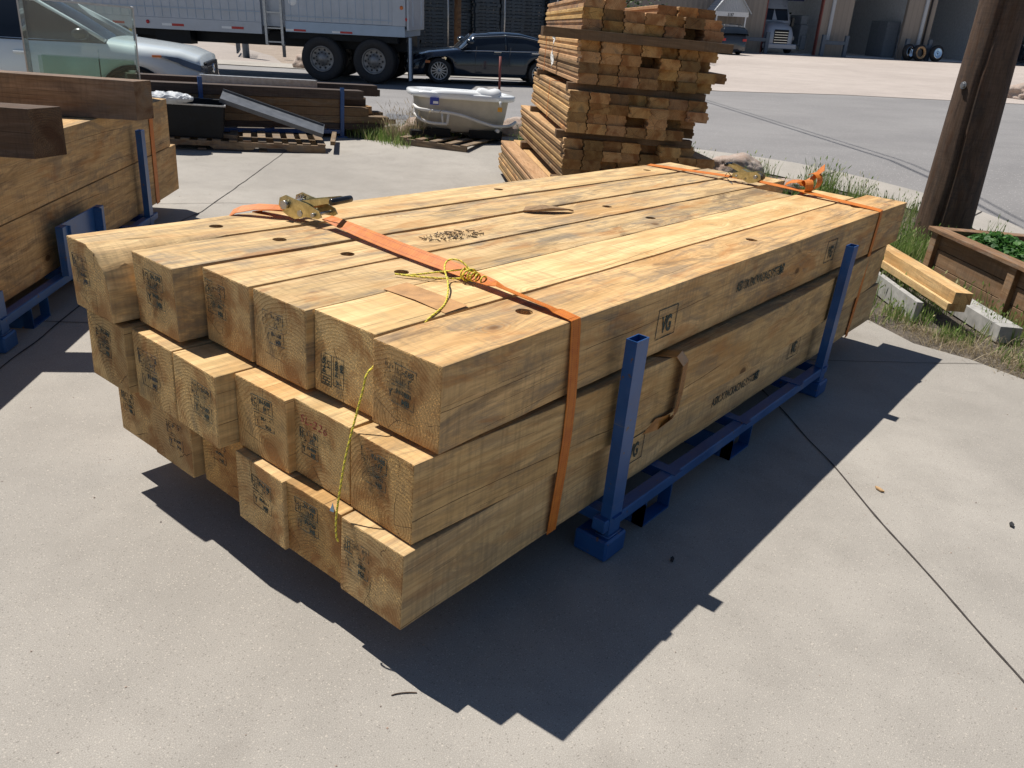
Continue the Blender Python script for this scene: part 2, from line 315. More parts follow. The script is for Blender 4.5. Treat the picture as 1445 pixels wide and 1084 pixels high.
def siding(name, a, rib=18.):
    t = NT(name); P = t.coord(); sp = t.n('ShaderNodeSeparateXYZ'); t.l(P, sp.inputs[0])
    s = t.math('SINE', t.math('MULTIPLY', sp.outputs[0], rib)); n = t.noise(t.vm('MULTIPLY', P, (1, 1, .15)), 1.2, 5)
    c = t.mix(t.rf(n, .3, .7), [x * .88 for x in a], a); c = t.mix(t.rf(s, .75, .95, 0, .35), c, [x * .6 for x in a]); t.bump(s, .5, .02); return t.fin(c, .55)
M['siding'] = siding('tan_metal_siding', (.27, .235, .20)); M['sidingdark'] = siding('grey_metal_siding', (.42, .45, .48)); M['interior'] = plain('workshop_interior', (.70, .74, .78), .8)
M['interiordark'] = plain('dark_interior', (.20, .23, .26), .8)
M['awning'] = siding('pale_metal_roofing', (.46, .49, .52), 40.); M['frameRed'] = plain('red_door_frame', (.20, .05, .04), .6)
M['darkcloth'] = plain('white_rag', (.70, .69, .66), .9)
M['blackpost'] = plain('slate_blue_bollard', (.07, .10, .14), .5)
# ------------------------------------------------------------------ mesh helper
class MB:
    def __init__(s): s.v = []; s.f = []; s.mi = []; s.uv = []; s.k = 0; s.sm = set()
    def add(s, vs, fs, mi=None, uvs=None, smooth=False):
        b = len(s.v); s.v += [tuple(v) for v in vs]
        for j, f in enumerate(fs):
            if smooth: s.sm.add(len(s.f))
            s.f.append([b + i for i in f]); s.mi.append(s.k if mi is None else mi)
            s.uv.append(uvs[j] if uvs else None)
        return s
    def box(s, x0, x1, y0, y1, z0, z1, M4=None, mi=None):
        vs = [Vector((x, y, z)) for x in (x0, x1) for y in (y0, y1) for z in (z0, z1)]
        if M4: vs = [M4 @ v for v in vs]
        return s.add(vs, [(0, 1, 3, 2), (4, 6, 7, 5), (0, 4, 5, 1), (2, 3, 7, 6), (0, 2, 6, 4), (1, 5, 7, 3)], mi)
    def prism(s, poly, a, b, axis='y', M4=None, mi=None, smooth=False):
        def P(p, t): return Vector({'y': (p[0], t, p[1]), 'x': (t, p[0], p[1]), 'z': (p[0], p[1], t)}[axis])
        n = len(poly); vs = [P(p, a) for p in poly] + [P(p, b) for p in poly]
        if M4: vs = [M4 @ v for v in vs]
        s.add(vs, [tuple(range(n))[::-1], tuple(range(n, 2 * n))], mi)
        b0 = len(s.v) - 2 * n
        for i in range(n):
            j = (i + 1) % n
            if smooth: s.sm.add(len(s.f))
            s.f.append([b0 + i, b0 + j, b0 + n + j, b0 + n + i]); s.mi.append(s.k if mi is None else mi); s.uv.append(None)
        return s
    def tube(s, pts, r, n=8, mi=None, caps=True, closed=False):
        pts = [Vector(p) for p in pts]; N = len(pts); rr = r if isinstance(r, (list, tuple)) else [r] * N
        vs = []; up = None
        for i, p in enumerate(pts):
            if closed: t = (pts[(i + 1) % N] - pts[i - 1]).normalized()
            else: t = (pts[min(i + 1, N - 1)] - pts[max(i - 1, 0)]).normalized()
            if up is None: up = t.orthogonal().normalized()
            up = (up - t * up.dot(t)).normalized(); sd = t.cross(up)
            for k in range(n):
                a = 2 * math.pi * k / n; vs.append(p + (up * math.cos(a) + sd * math.sin(a)) * rr[i])
        fs = [(i * n + k, i * n + (k + 1) % n, (i + 1) * n + (k + 1) % n, (i + 1) * n + k) for i in range(N - 1) for k in range(n)]
        if closed: fs += [((N - 1) * n + k, (N - 1) * n + (k + 1) % n, (k + 1) % n, k) for k in range(n)]
        s.add(vs, fs, mi, smooth=True)
        if caps and not closed: b = len(s.v) - len(vs); s.f += [[b + k for k in range(n)][::-1], [b + (N - 1) * n + k for k in range(n)]]; s.mi += [s.k if mi is None else mi] * 2; s.uv += [None, None]
        return s
    def lathe(s, prof, n=32, M4=None, mi=None, a0=0, a1=2 * math.pi, smooth=True):
        """profile of (x along axis, r); axis = local Y"""
        vs = []
        for i in range(n):
            a = 2 * math.pi * i / n
            for (x, r) in prof: vs.append(Vector((r * math.cos(a), x, r * math.sin(a))))
        if M4: vs = [M4 @ v for v in vs]
        k = len(prof); fs = [(i * k + j, i * k + j + 1, ((i + 1) % n) * k + j + 1, ((i + 1) % n) * k + j) for i in range(n) for j in range(k - 1)]
        return s.add(vs, fs, mi, smooth=smooth)
    def ribbon(s, pts, wdir, wd, th=.0015, mi=None):
        """flat strap: centre points, width direction(s), width"""
        pts = [Vector(p) for p in pts]; N = len(pts); ws = [Vector(x).normalized() for x in (wdir if isinstance(wdir, list) else [wdir] * N)]
        vs = []; L = [0]
        for i in range(1, N): L.append(L[-1] + (pts[i] - pts[i - 1]).length)
        for i, p in enumerate(pts):
            t = (pts[min(i + 1, N - 1)] - pts[max(i - 1, 0)]).normalized(); nn = t.cross(ws[i]).normalized() * th / 2; h = ws[i] * wd / 2
            vs += [p - h + nn, p + h + nn, p + h - nn, p - h - nn]
        fs = []; uv = []
        for i in range(N - 1):
            a = 4 * i; b = a + 4
            for (q, r, u, v) in ((0, 1, 0, 1), (1, 2, 1, 1), (2, 3, 1, 0), (3, 0, 0, 0)):
                fs.append((a + q, a + r, b + r, b + q)); uv.append([(L[i], u), (L[i], v), (L[i + 1], v), (L[i + 1], u)])
        fs += [(0, 3, 2, 1), (4 * N - 4, 4 * N - 3, 4 * N - 2, 4 * N - 1)]; uv += [None, None]
        return s.add(vs, fs, mi, uv)
    def build(s, name, mats, parent=None, label=None, cat=None, group=None, kind=None, smooth=False, bevel=0, mat=None, recalc=True):
        me = bpy.data.meshes.new(name); me.from_pydata(s.v, [], s.f)
        if not isinstance(mats, list): mats = [mats]
        for mm in mats: me.materials.append(mm)
        for i, p in enumerate(me.polygons):
            p.material_index = s.mi[i] if i < len(s.mi) else 0; p.use_smooth = smooth or i in s.sm
        if any(u for u in s.uv):
            ul = me.uv_layers.new(name='uv')
            for i, p in enumerate(me.polygons):
                if s.uv[i]:
                    for li, c in zip(p.loop_indices, s.uv[i]): ul.data[li].uv = c
        if recalc or bevel:
            bm = bmesh.new(); bm.from_mesh(me)
            if recalc: bmesh.ops.recalc_face_normals(bm, faces=bm.faces)
            if bevel: bmesh.ops.bevel(bm, geom=[e for e in bm.edges if e.is_manifold and e.calc_face_angle(0) > .5], offset=bevel, segments=1, affect='EDGES', clamp_overlap=True)
            bm.to_mesh(me); bm.free()
        o = bpy.data.objects.new(name, me); COL.objects.link(o)
        if parent: o.parent = parent
        elif mat is not None: o.matrix_world = mat
        tag(o, label, cat, group, kind); return o
def tag(o, label=None, cat=None, group=None, kind=None):
    if label: o['label'] = label
    if cat: o['category'] = cat
    if group: o['group'] = group
    if kind: o['kind'] = kind
    return o
def thing(name, label, cat, mat=None, group=None):
    o = bpy.data.objects.new(name, None); COL.objects.link(o); o.empty_display_size = .1
    if mat is not None: o.matrix_world = mat
    return tag(o, label, cat, group)
def copy_tree(o, parent=None):
    c = o.copy(); COL.objects.link(c)
    if parent: c.parent = parent
    for ch in list(o.children): copy_tree(ch, c)
    return c
def T(x=0, y=0, z=0): return Matrix.Translation((x, y, z))
def RZ(a): return Matrix.Rotation(R(a), 4, 'Z')
def RX(a): return Matrix.Rotation(R(a), 4, 'X')
def RY(a): return Matrix.Rotation(R(a), 4, 'Y')
def loft(mb, rings, mi=None, closed=True, cap0=False, cap1=False):
    n = len(rings[0]); vs = [v for r_ in rings for v in r_]; fs = []
    for j in range(len(rings) - 1):
        for i in range(n if closed else n - 1): fs.append((j * n + i, j * n + (i + 1) % n, (j + 1) * n + (i + 1) % n, (j + 1) * n + i))
    if cap0: fs.append(tuple(range(n))[::-1])
    if cap1: fs.append(tuple(range((len(rings) - 1) * n, len(rings) * n)))
    mb.add(vs, fs, mi, smooth=True)
def textmesh(txt, size, bold=0., sx=1., shear=0, spacing=1.):
    cu = bpy.data.curves.new('t', 'FONT'); cu.body = txt; cu.size = size; cu.offset = bold; cu.shear = shear; cu.space_character = spacing; cu.extrude = .0004; cu.resolution_u = 3
    ob = bpy.data.objects.new('t', cu); COL.objects.link(ob); dg = bpy.context.evaluated_depsgraph_get(); dg.update()
    me = bpy.data.meshes.new_from_object(ob.evaluated_get(dg)); bpy.data.objects.remove(ob); bpy.data.curves.remove(cu)
    vs = [Vector((v.co.x * sx, v.co.y, v.co.z)) for v in me.vertices]; fs = [tuple(p.vertices) for p in me.polygons]; bpy.data.meshes.remove(me)
    return vs, fs
def put_text(mb, txt, size, M4, bold=0., sx=1., mi=0, shear=0, spacing=1.):
    vs, fs = textmesh(txt, size, bold, sx, shear, spacing); mb.add([M4 @ v for v in vs], fs, mi)
def frame(mb, x0, x1, y0, y1, t, M4, mi=0):
    for b in ((x0, x1, y0, y0 + t), (x0, x1, y1 - t, y1), (x0, x0 + t, y0 + t, y1 - t), (x1 - t, x1, y0 + t, y1 - t)): mb.box(b[0], b[1], b[2], b[3], -.0004, .0004, M4, mi)
# ------------------------------------------------------------------ ground
def sheet(name, poly, dz, mat, step, label=None, kind='structure'):
    bm = bmesh.new(); bm.faces.new([bm.verts.new((x, y, 0)) for x, y in poly])
    xs = [p[0] for p in poly]; ys = [p[1] for p in poly]
    def cuts(a, b): 
        k = math.ceil(a / step) * step
        while k < b: yield k; k += step
    for c in cuts(min(xs), max(xs)): bmesh.ops.bisect_plane(bm, geom=bm.verts[:] + bm.edges[:] + bm.faces[:], plane_co=(c, 0, 0), plane_no=(1, 0, 0))
    for c in cuts(min(ys), max(ys)): bmesh.ops.bisect_plane(bm, geom=bm.verts[:] + bm.edges[:] + bm.faces[:], plane_co=(0, c, 0), plane_no=(0, 1, 0))
    for v in bm.verts: v.co.z = hgt(v.co.x, v.co.y) + dz
    bmesh.ops.recalc_face_normals(bm, faces=bm.faces)
    me = bpy.data.meshes.new(name); bm.to_mesh(me); bm.free(); me.materials.append(mat)
    if me.polygons[0].normal.z < 0: me.flip_normals()
    o = bpy.data.objects.new(name, me); COL.objects.link(o); o['kind'] = kind; return o
# base terrain to the horizon
xs = sorted(set([-600, -300, -150, -80, -50, -30, -20] + [i * 1.0 for i in range(-15, 31)] + [35, 40, 50, 60, 80, 110, 150, 220, 320, 600, 900]))
vs = [(x, y, hgt(x, y) - .09) for x in xs for y in xs]; n_ = len(xs)
MB().add(vs, [(i * n_ + j, (i + 1) * n_ + j, (i + 1) * n_ + j + 1, i * n_ + j + 1) for i in range(n_ - 1) for j in range(n_ - 1)]).build('ground', M['gravel'], kind='structure')
slab_far = [(4.0, -30), (4.05, -3), (4.2, -1.3), (4.42, -.6), (4.42, -.25), (4.66, .1), (5.6, 1.5), (7.0, 3.0), (8.0, 4.4), (8.35, 5.8), (7.8, 6.7), (6.9, 7.3), (6.2, 8.7), (5.0, 10.2), (2.4, 13.6), (-2, 19.5)]
sheet('yard_slab', [(-14, 19.5), (-14, -30)] + slab_far, 0, M['slab'], .8)
gut_in = [(7.2, -4.5), (8.3, -1.6), (9.0, -.25), (9.5, .5), (9.6, 1.4), (9.55, 2.9), (9.3, 4.4), (8.6, 6.2), (7.5, 8.0), (5.8, 10.4), (3.1, 14), (-.8, 19.5)]
sheet('planting_strip', slab_far[2:] + [(-.9, 19.45)] + gut_in[::-1] + [(7.0, -5.5), (4.2, -5.5)], -.012, M['dirt'], .5)
gut_out = [(8.0, -5), (9.2, -2), (9.98, -.15), (10.28, .5), (10.42, 1.2), (10.46, 2.0), (10.44, 3.0), (10.32, 3.7), (10.1, 4.7), (9.4, 6.6), (8.3, 8.6), (6.6, 11.0), (4.0, 14.8), (.2, 20)]
sheet('kerb_and_gutter', gut_in + gut_out[::-1], .004, M['gutter'], .5)
far_edge = [(31, -8), (27.3, 2.5), (24, 7.0), (21, 9.4), (18.6, 12.6), (15.6, 16.7), (13.2, 20.3), (10.2, 25), (5, 33)]
sheet('road', gut_out + [(-6, 30), (-6, 33)] + far_edge[::-1] + [(31, -16), (6, -16)], -.008, M['asphalt'], .7)
sheet('truck_lot', [(31, -8), (27.3, 2.5), (24, 7.0), (21, 9.4), (19.8, 12), (30, 21), (62, 47), (110, -30), (60, -45)], .002, M['lot'], 6)
sheet('pavement', [(19.8, 12), (21, 9.4), (18.6, 12.6), (15.6, 16.7), (13.2, 20.3), (10.2, 25), (5, 33), (7, 34), (11.6, 26), (14.6, 21.2), (16.9, 17.5)], .012, M['gutter'], 1.5)
sheet('verge', [(19.8, 12), (16.9, 17.5), (15.5, 19.8), (17.1, 21.2), (20, 18.5), (24, 16.5)], -.004, M['drygrass'], 1.5)
sheet('driveway', [(14.6, 21.2), (11.6, 26), (7, 34), (11, 42), (21, 36), (16.5, 24.5)], .004, M['apron'], 3)
# joints between slabs: narrow dirt-filled strips
def strip(mb, pts, wd, dz=.0035):
    P = []
    for (a, b) in zip(pts[:-1], pts[1:]):
        L = math.hypot(b[0] - a[0], b[1] - a[1]); k = max(2, int(L / .06))
        P += [(a[0] + (b[0] - a[0]) * i / k, a[1] + (b[1] - a[1]) * i / k) for i in range(k)]
    P.append(pts[-1]); vs = []
    for i, p in enumerate(P):
        q = P[min(i + 1, len(P) - 1)]; r = P[max(i - 1, 0)]; d = Vector((q[0] - r[0], q[1] - r[1])).normalized(); nn = Vector((-d.y, d.x))
        j = mnoise.noise(Vector((p[0] * 3, p[1] * 3, 1))) * .012; ww = wd * (.6 + .8 * abs(mnoise.noise(Vector((p[0] * 14, p[1] * 14, 5)))))
        for s in (-1, 1):
            x = p[0] + nn.x * (j + s * ww / 2); y = p[1] + nn.y * (j + s * ww / 2); vs.append((x, y, hgt(x, y) + dz))
    mb.add(vs, [(2 * i, 2 * i + 1, 2 * i + 3, 2 * i + 2) for i in range(len(P) - 1)])
M['joint'] = plain('joint_dirt', (.045, .038, .034), .95, 0, .4, 30)
jb = MB()
strip(jb, [(3.7, 1.2), (2.59, -.05), (1.23, -1.39), (-2, -4.55)], .011)
strip(jb, [(4.46, -.74), (4.0, -.35), (3.58, .02), (2.3, 1.2), (.5, 2.8)], .006)
strip(jb, [(-2.2, .75), (-.12, 2.79), (.34, 3.25), (2.1, 5.05), (2.39, 5.25), (5.27, 7.94), (6.4, 9.0)], .012)
strip(jb, [(-2, 5.4), (.13, 3.47), (.48, 3.16), (1.6, 2.2), (2.4, 1.3)], .009)
strip(jb, [(2.2, 5.7), (2.79, 5.45), (3.28, 5.07), (4.6, 3.8)], .008)
jb.build('slab_joint', M['joint'], kind='structure', recalc=False)
rb = MB()
for a in ((9.6, 2.5, 10.43, 2.4), (8.9, 5.5, 9.75, 5.9), (9.5, .5, 10.25, .45)): strip(rb, [a[:2], a[2:]], .02, .009)
rb.build('road_joint', M['joint'], kind='structure', recalc=False)
# ------------------------------------------------------------------ the strapped stack of timbers
def beam_mesh(name, L, wd, h, mat, seed, bow=0., skew=(0, 0), bev=.004, seg=26):
    rnd = random.Random(seed); bm = bmesh.new(); bmesh.ops.create_cube(bm, size=1)
    for v in bm.verts: v.co = Vector(((v.co.x + .5) * L, v.co.y * wd, (v.co.z + .5) * h))
    bmesh.ops.bevel(bm, geom=[e for e in bm.edges], offset=bev, segments=2, profile=.6, affect='EDGES')
    for i in range(1, seg): bmesh.ops.bisect_plane(bm, geom=bm.verts[:] + bm.edges[:] + bm.faces[:], plane_co=(L * i / seg, 0, 0), plane_no=(1, 0, 0))
    s = rnd.random() * 100
    for v in bm.verts:
        x = v.co.x; t = x / L
        v.co.y += bow * math.sin(math.pi * t) + mnoise.noise(Vector((x * 1.3, s, 0))) * .003
        e = mnoise.noise(Vector((x * 9, v.co.y * 4 + s, v.co.z * 4))) * .0022
        v.co.y += e * (1 if v.co.y > 0 else -1); v.co.z += e * (1 if v.co.z > h / 2 else -1)
        if x < .02: v.co.x += skew[0] * v.co.z / h + skew[1] * v.co.y / wd
    me = bpy.data.meshes.new(name); bm.to_mesh(me); bm.free(); me.materials.append(mat); return me
def obj(name, me, mat=None, parent=None):
    o = bpy.data.objects.new(name, me); COL.objects.link(o)
    if parent: o.parent = parent
    if mat is not None:
        if parent: o.matrix_local = mat
        else: o.matrix_world = mat
    return o
def boolean(o, cutters):
    for c in cutters:
        mo = o.modifiers.new('b', 'BOOLEAN'); mo.operation = 'DIFFERENCE'; mo.object = c; mo.solver = 'EXACT'
    dg = bpy.context.evaluated_depsgraph_get(); dg.update()
    me = bpy.data.meshes.new_from_object(o.evaluated_get(dg)); o.modifiers.clear(); old = o.data; o.data = me
    for c in cutters: bpy.data.objects.remove(c)
def hole_cutter(x, y, z, r=.028, d=.11):
    bm = bmesh.new(); bmesh.ops.create_cone(bm, cap_ends=True, segments=28, radius1=r, radius2=r, depth=d)
    for v in bm.verts: k = 1 + .07 * mnoise.noise(v.co * 60 + Vector((x * 9, 0, 0))); v.co.x *= k; v.co.y *= k
    me = bpy.data.meshes.new('c'); bm.to_mesh(me); bm.free(); return obj('c', me, T(x, y, z))
def stamp(beam, x, y, z, size=.11, sk=(0, 0), rot=0, ink='ink'):
    z = z - .0
    """ink stamp on the near end (outward normal -X); text runs towards -Y"""
    mb = MB(); Mx = T(x - .0006, y, z) @ Matrix(((0, 0, -1, 0), (-1, 0, 0, 0), (0, 1, 0, 0), (0, 0, 0, 1))) @ RZ(rot)
    k = size / .11
    def F(*a): frame(mb, *a)
    frame(mb, -.055 * k, .055 * k, 0, .052 * k, .0018, Mx); frame(mb, -.055 * k, -.018 * k, 0, .052 * k, .0015, Mx @ T(0, 0, .0002))
    put_text(mb, 'IN-588', .023 * k, Mx @ T(-.014 * k, .029 * k, 0), .0006, .92)
    put_text(mb, 'HT', .024 * k, Mx @ T(.006 * k, .006 * k, 0), .0007)
    for q in range(3): mb.box(-.050 * k + q * .010 * k, -.0475 * k + q * .010 * k, .007 * k, .045 * k, -.0004, .0004, Mx)
    for q in range(4): mb.box(-.0475 * k + (q % 2) * .01 * k, -.0405 * k + (q % 2) * .01 * k, (.012 + q * .0085) * k, (.0145 + q * .0085) * k, -.0004, .0004, Mx)
    frame(mb, -.045 * k, .055 * k, -.058 * k, -.008 * k, .0012, Mx)
    put_text(mb, 'IN-0800', .019 * k, Mx @ T(-.012 * k, -.029 * k, 0), .0004, .85)
    put_text(mb, 'MB', .021 * k, Mx @ T(.010 * k, -.053 * k, 0), .0006)
    put_text(mb, 'Y', .036 * k, Mx @ T(-.040 * k, -.047 * k, 0), .0003, .8)
    mb.v = [(v[0] + sk[0] * v[2] / BH + sk[1] * v[1] / BW - .0004, v[1], v[2]) for v in mb.v]
    o = mb.build('ink_stamp', M[ink], parent=beam, recalc=False); return o
BW = .253; BH = .2482
ZT = {'top': .935 - BH, 'mid': .672 - BH, 'bot': .170}
TINT = {'n': (1, 1, 1, .55)}
rown = {'top': 'top', 'mid': 'middle', 'bot': 'bottom'}
ordn = ['first', 'second', 'third', 'fourth', 'fifth', 'sixth', 'seventh', 'eighth', 'ninth', 'tenth']
ORD = ordn + ['eleventh', 'twelfth', 'thirteenth', 'fourteenth', 'fifteenth', 'sixteenth', 'seventeenth', 'eighteenth', 'nineteenth'] + ['twentieth'] + ['twenty-' + q for q in ordn]
beams = {}
#         row   col u0     v0     u1    tint                bow   stamps [(y,z,size,rot,ink)]
BD = [('top', 0, 0.0, .0, 4.208, (1.0, .91, .80, .85), 0, [(.02, .150, .115, 0, 'ink')]),
      ('top', 1, .012, .2655, 4.0, (1.16, 1.15, 1.08, .05), 0, [(.05, .08, .10, 90, 'ink')]),
      ('top', 2, -.018, .521, 3.60, (.88, .87, .84, 1.0), 0, [(0.03, .15, .10, 0, 'bluestain')]),
      ('top', 3, -.02, .790, 4.17, (1.0, .99, .96, .7), 0, [(.06, .16, .11, 0, 'ink')]),
      ('top', 4, -.108, 1.068, 4.05, (.96, .95, .92, .9), 0, [(.0, .15, .12, 0, 'ink')]),
      ('top', 5, -.191, 1.345, 3.997, (1.05, 1.04, 1.0, .6), 0, [(.05, .15, .10, 0, 'bluestain')]),
      ('mid', 0, -.061, .018, 4.09, (.93, .86, .74, .6), -.080, [(.03, .17, .105, 0, 'ink')]),
      ('mid', 1, -.056, .282, 4.0, (1.0, .98, .9, .2), 0, [(.055, .125, .085, 0, 'ink')]),
      ('mid', 2, -.085, .530, 4.0, (1.06, .98, .86, .1), 0, [(-.01, .165, .105, 0, 'ink')]),
      ('mid', 3, -.151, .791, 4.0, (.98, .96, .88, .3), 0, [(-.04, .14, .115, 0, 'ink')]),
      ('mid', 4, -.148, 1.052, 4.0, (.95, .92, .84, .4), 0, [(.03, .13, .13, 0, 'bluestain')]),
      ('mid', 5, -.175, 1.325, 4.0, (.92, .90, .84, .5), 0, [(.02, .16, .10, 0, 'ink')]),
      ('bot', 0, -.109, .002, 4.10, (.94, .92, .88, .45), 0, [(.06, .145, .105, 0, 'ink')]),
      ('bot', 1, -.10, .262, 4.0, (.84, .73, .56, .3), 0, [(.03, .165, .105, 0, 'ink')]),
      ('bot', 2, -.115, .512, 4.0, (1.05, 1.02, .96, .2), 0, [(-.01, .15, .105, 0, 'ink')]),
      ('bot', 3, -.071, .788, 4.0, (.88, .74, .54, .2), 0, [(.03, .17, .10, 0, 'ink')]),
      ('bot', 4, -.10, 1.068, 4.0, (.92, .88, .82, .3), 0, [(-.02, .13, .10, 0, 'bluestain')]),
      ('bot', 5, -.098, 1.322, 4.0, (.95, .90, .82, .3), 0, [(.06, .14, .085, 0, 'ink')])]
desc = {('top', 0): 'sawn timber at the camera-side end of the top row, orange stained top with round hole',
        ('top', 1): 'clean pale yellow timber in the top row with brown tape stuck on it',
        ('top', 2): 'shorter grey-stained timber, third from the camera side in the top row',
        ('top', 3): 'timber in the middle of the top row scattered with dry debris',
        ('top', 4): 'timber second from the far side in the top row, blue-grey ink on its end',
        ('top', 5): 'timber on the far edge of the top row with a broken-away corner',
        ('mid', 0): 'camera-side timber of the middle row, orange brown end and long bowed face',
        ('mid', 1): 'middle row timber with red handwriting SL-226 on its end',
        ('mid', 2): 'middle row timber with clear green stamps, left of the SL-226 timber',
        ('mid', 3): 'middle row timber that sticks out furthest with a green smeared stamp',
        ('mid', 4): 'middle row timber second from the far side with dark green stain',
        ('mid', 5): 'middle row timber on the far side directly under the broken-corner timber',
        ('bot', 0): 'lowest timber nearest the camera with heart-shaped grain and stamps on its end',
        ('bot', 1): 'brown bottom row timber with black box stamp, second from the camera side',
        ('bot', 2): 'bottom row timber with split top edge and black stamp, third from the camera side',
        ('bot', 3): 'shaded orange-brown bottom row timber, third from the far side',
        ('bot', 4): 'bottom row timber with curved growth rings, second from the far side',
        ('bot', 5): 'bottom row timber on the far side with a small black stamp'}
HOLES = {('top', 5): [.288, 1.928, 3.458], ('top', 4): [.374], ('top', 3): [.459, 2.128], ('top', 2): [.467, 2.105], ('top', 0): [.497, 2.149, 3.627]}
for k_, (row, c, u0, v0, u1, tint, bow, st) in enumerate(BD):
    sk_ = ((random.random() - .5) * .01, (random.random() - .5) * .012) if (row, c) != ('mid', 1) else (0, 0)
    me = beam_mesh('timber_beam', u1 - u0, BW, BH, M['timber'], k_ * 13 + 5, bow, sk_, .0045)
    o = obj('timber_beam', me, T(u0, v0 + BW / 2, ZT[row]))
    o.color = tint; tag(o, desc[(row, c)], 'timber', 'square timbers of the strapped stack'); beams[(row, c)] = o
    cut = [hole_cutter(u, v0 + BW * (.5 if c not in (0,) else .56), .935, .0275 if c == 0 else .026) for u in HOLES.get((row, c), [])] if row == 'top' else []
    if (row, c) == ('top', 5):      # broken corner: a scoop that fades out along the beam
        mc = MB(); rgs = []
        for q in range(9):
            f = q / 8; kx = (1 - f ** 1.6) + .01; pg = []
            for a_ in range(11):
                an = math.pi / 2 * a_ / 10; n_r = 1 + .06 * mnoise.noise(Vector((q * .8, a_ * .7, 3)))
                pg.append((.145 - .145 * math.cos(an) * n_r, -.15 + .15 * math.sin(an) * n_r))
            pg = [(y_ * kx, z_ * kx) for y_, z_ in pg] + [(.15 * kx, .05), (-.05, .05), (-.05, -.15 * kx)]
            rgs.append([Vector((-.05 + .50 * f, y_, z_)) for y_, z_ in pg])
        loft(mc, rgs, cap0=True, cap1=True); co = mc.build('c', M['timber']); co.matrix_world = T(u0, v0, .935); cut.append(co)
    if (row, c) == ('bot', 2):      # split in the top edge
        bm = bmesh.new(); bmesh.ops.create_cube(bm, size=1)
        for v in bm.verts: v.co = Vector((v.co.x * .16, v.co.y * .004, v.co.z * .10))
        cm = bpy.data.meshes.new('c'); bm.to_mesh(cm); bm.free(); cut.append(obj('c', cm, T(u0, v0 + .165, ZT[row] + BH) @ RX(3)))
    if cut: boolean(o, cut)
    for (y, z, sz, rot, ink_) in st:
        stamp(o, 0, y, z, sz, sk=sk_, rot=rot + (k_ * 37 % 11 - 5) * .7, ink=ink_ if k_ % 3 else 'inkfaint')
        if k_ in (3, 4, 5, 9, 10, 11, 0, 6, 13): 
            q_ = .075; sm_ = MB(); sm_.add([(-.0012 + sk_[0] * z_ / BH + sk_[1] * y_ / BW, y_, z_) for y_, z_ in ((y - q_ * .8, z - .12), (y + q_ * .8, z - .12), (y + q_ * .8, z + .07), (y - q_ * .8, z + .07))], [(0, 1, 2, 3)], uvs=[[(0, 0), (1, 0), (1, 1), (0, 1)]]); sm_.build('ink_smear', M['smear'], parent=o, recalc=False)
# writing on the long sides (normal -Y), text runs towards +X
def side_text(beam, u0b, x, z, kind):
    mb = MB(); Mx = T(x, -BW / 2 - .0030, z) @ RX(90)
    if kind == 'sys':
        put_text(mb, 'ASROX PACKAGING SYSTEM', .060, Mx, .0004, .64, shear=-.1, spacing=.96); put_text(mb, 'US', .062, Mx @ T(.455, 0, 0), .003, .7, spacing=.8)
    else:
        frame(mb, 0, .14, 0, .115, .003, Mx); put_text(mb, 'VG', .085, Mx @ T(.035, .022, 0), .003, .62)
    mb.build('ink_stamp', M['ink'], parent=beam, recalc=False)
side_text(beams[('top', 0)], 0, 1.09, .055, 'box'); side_text(beams[('top', 0)], 0, 1.74, .115, 'sys'); side_text(beams[('top', 0)], 0, 2.80, .07, 'box')
side_text(beams[('bot', 0)], 0, 1.12, .075, 'box'); side_text(beams[('bot', 0)], 0, 1.85, .10, 'sys'); side_text(beams[('bot', 0)], 0, 2.72, .10, 'box')
b = beams[('mid', 1)]; mb = MB()
Mx = T(-.0016, .095, .185) @ Matrix(((0, 0, -1, 0), (-1, 0, 0, 0), (0, 1, 0, 0), (0, 0, 0, 1))) @ RZ(-2)
put_text(mb, 'SL-226', .036, Mx, -.0006, 1.15, shear=.15, spacing=1.1); mb.build('handwriting', M['redink'], parent=b, recalc=False)
def stain_disc(beam, x, y, z, r, nrm='x', ink='bluestain', seed=0):
    pass
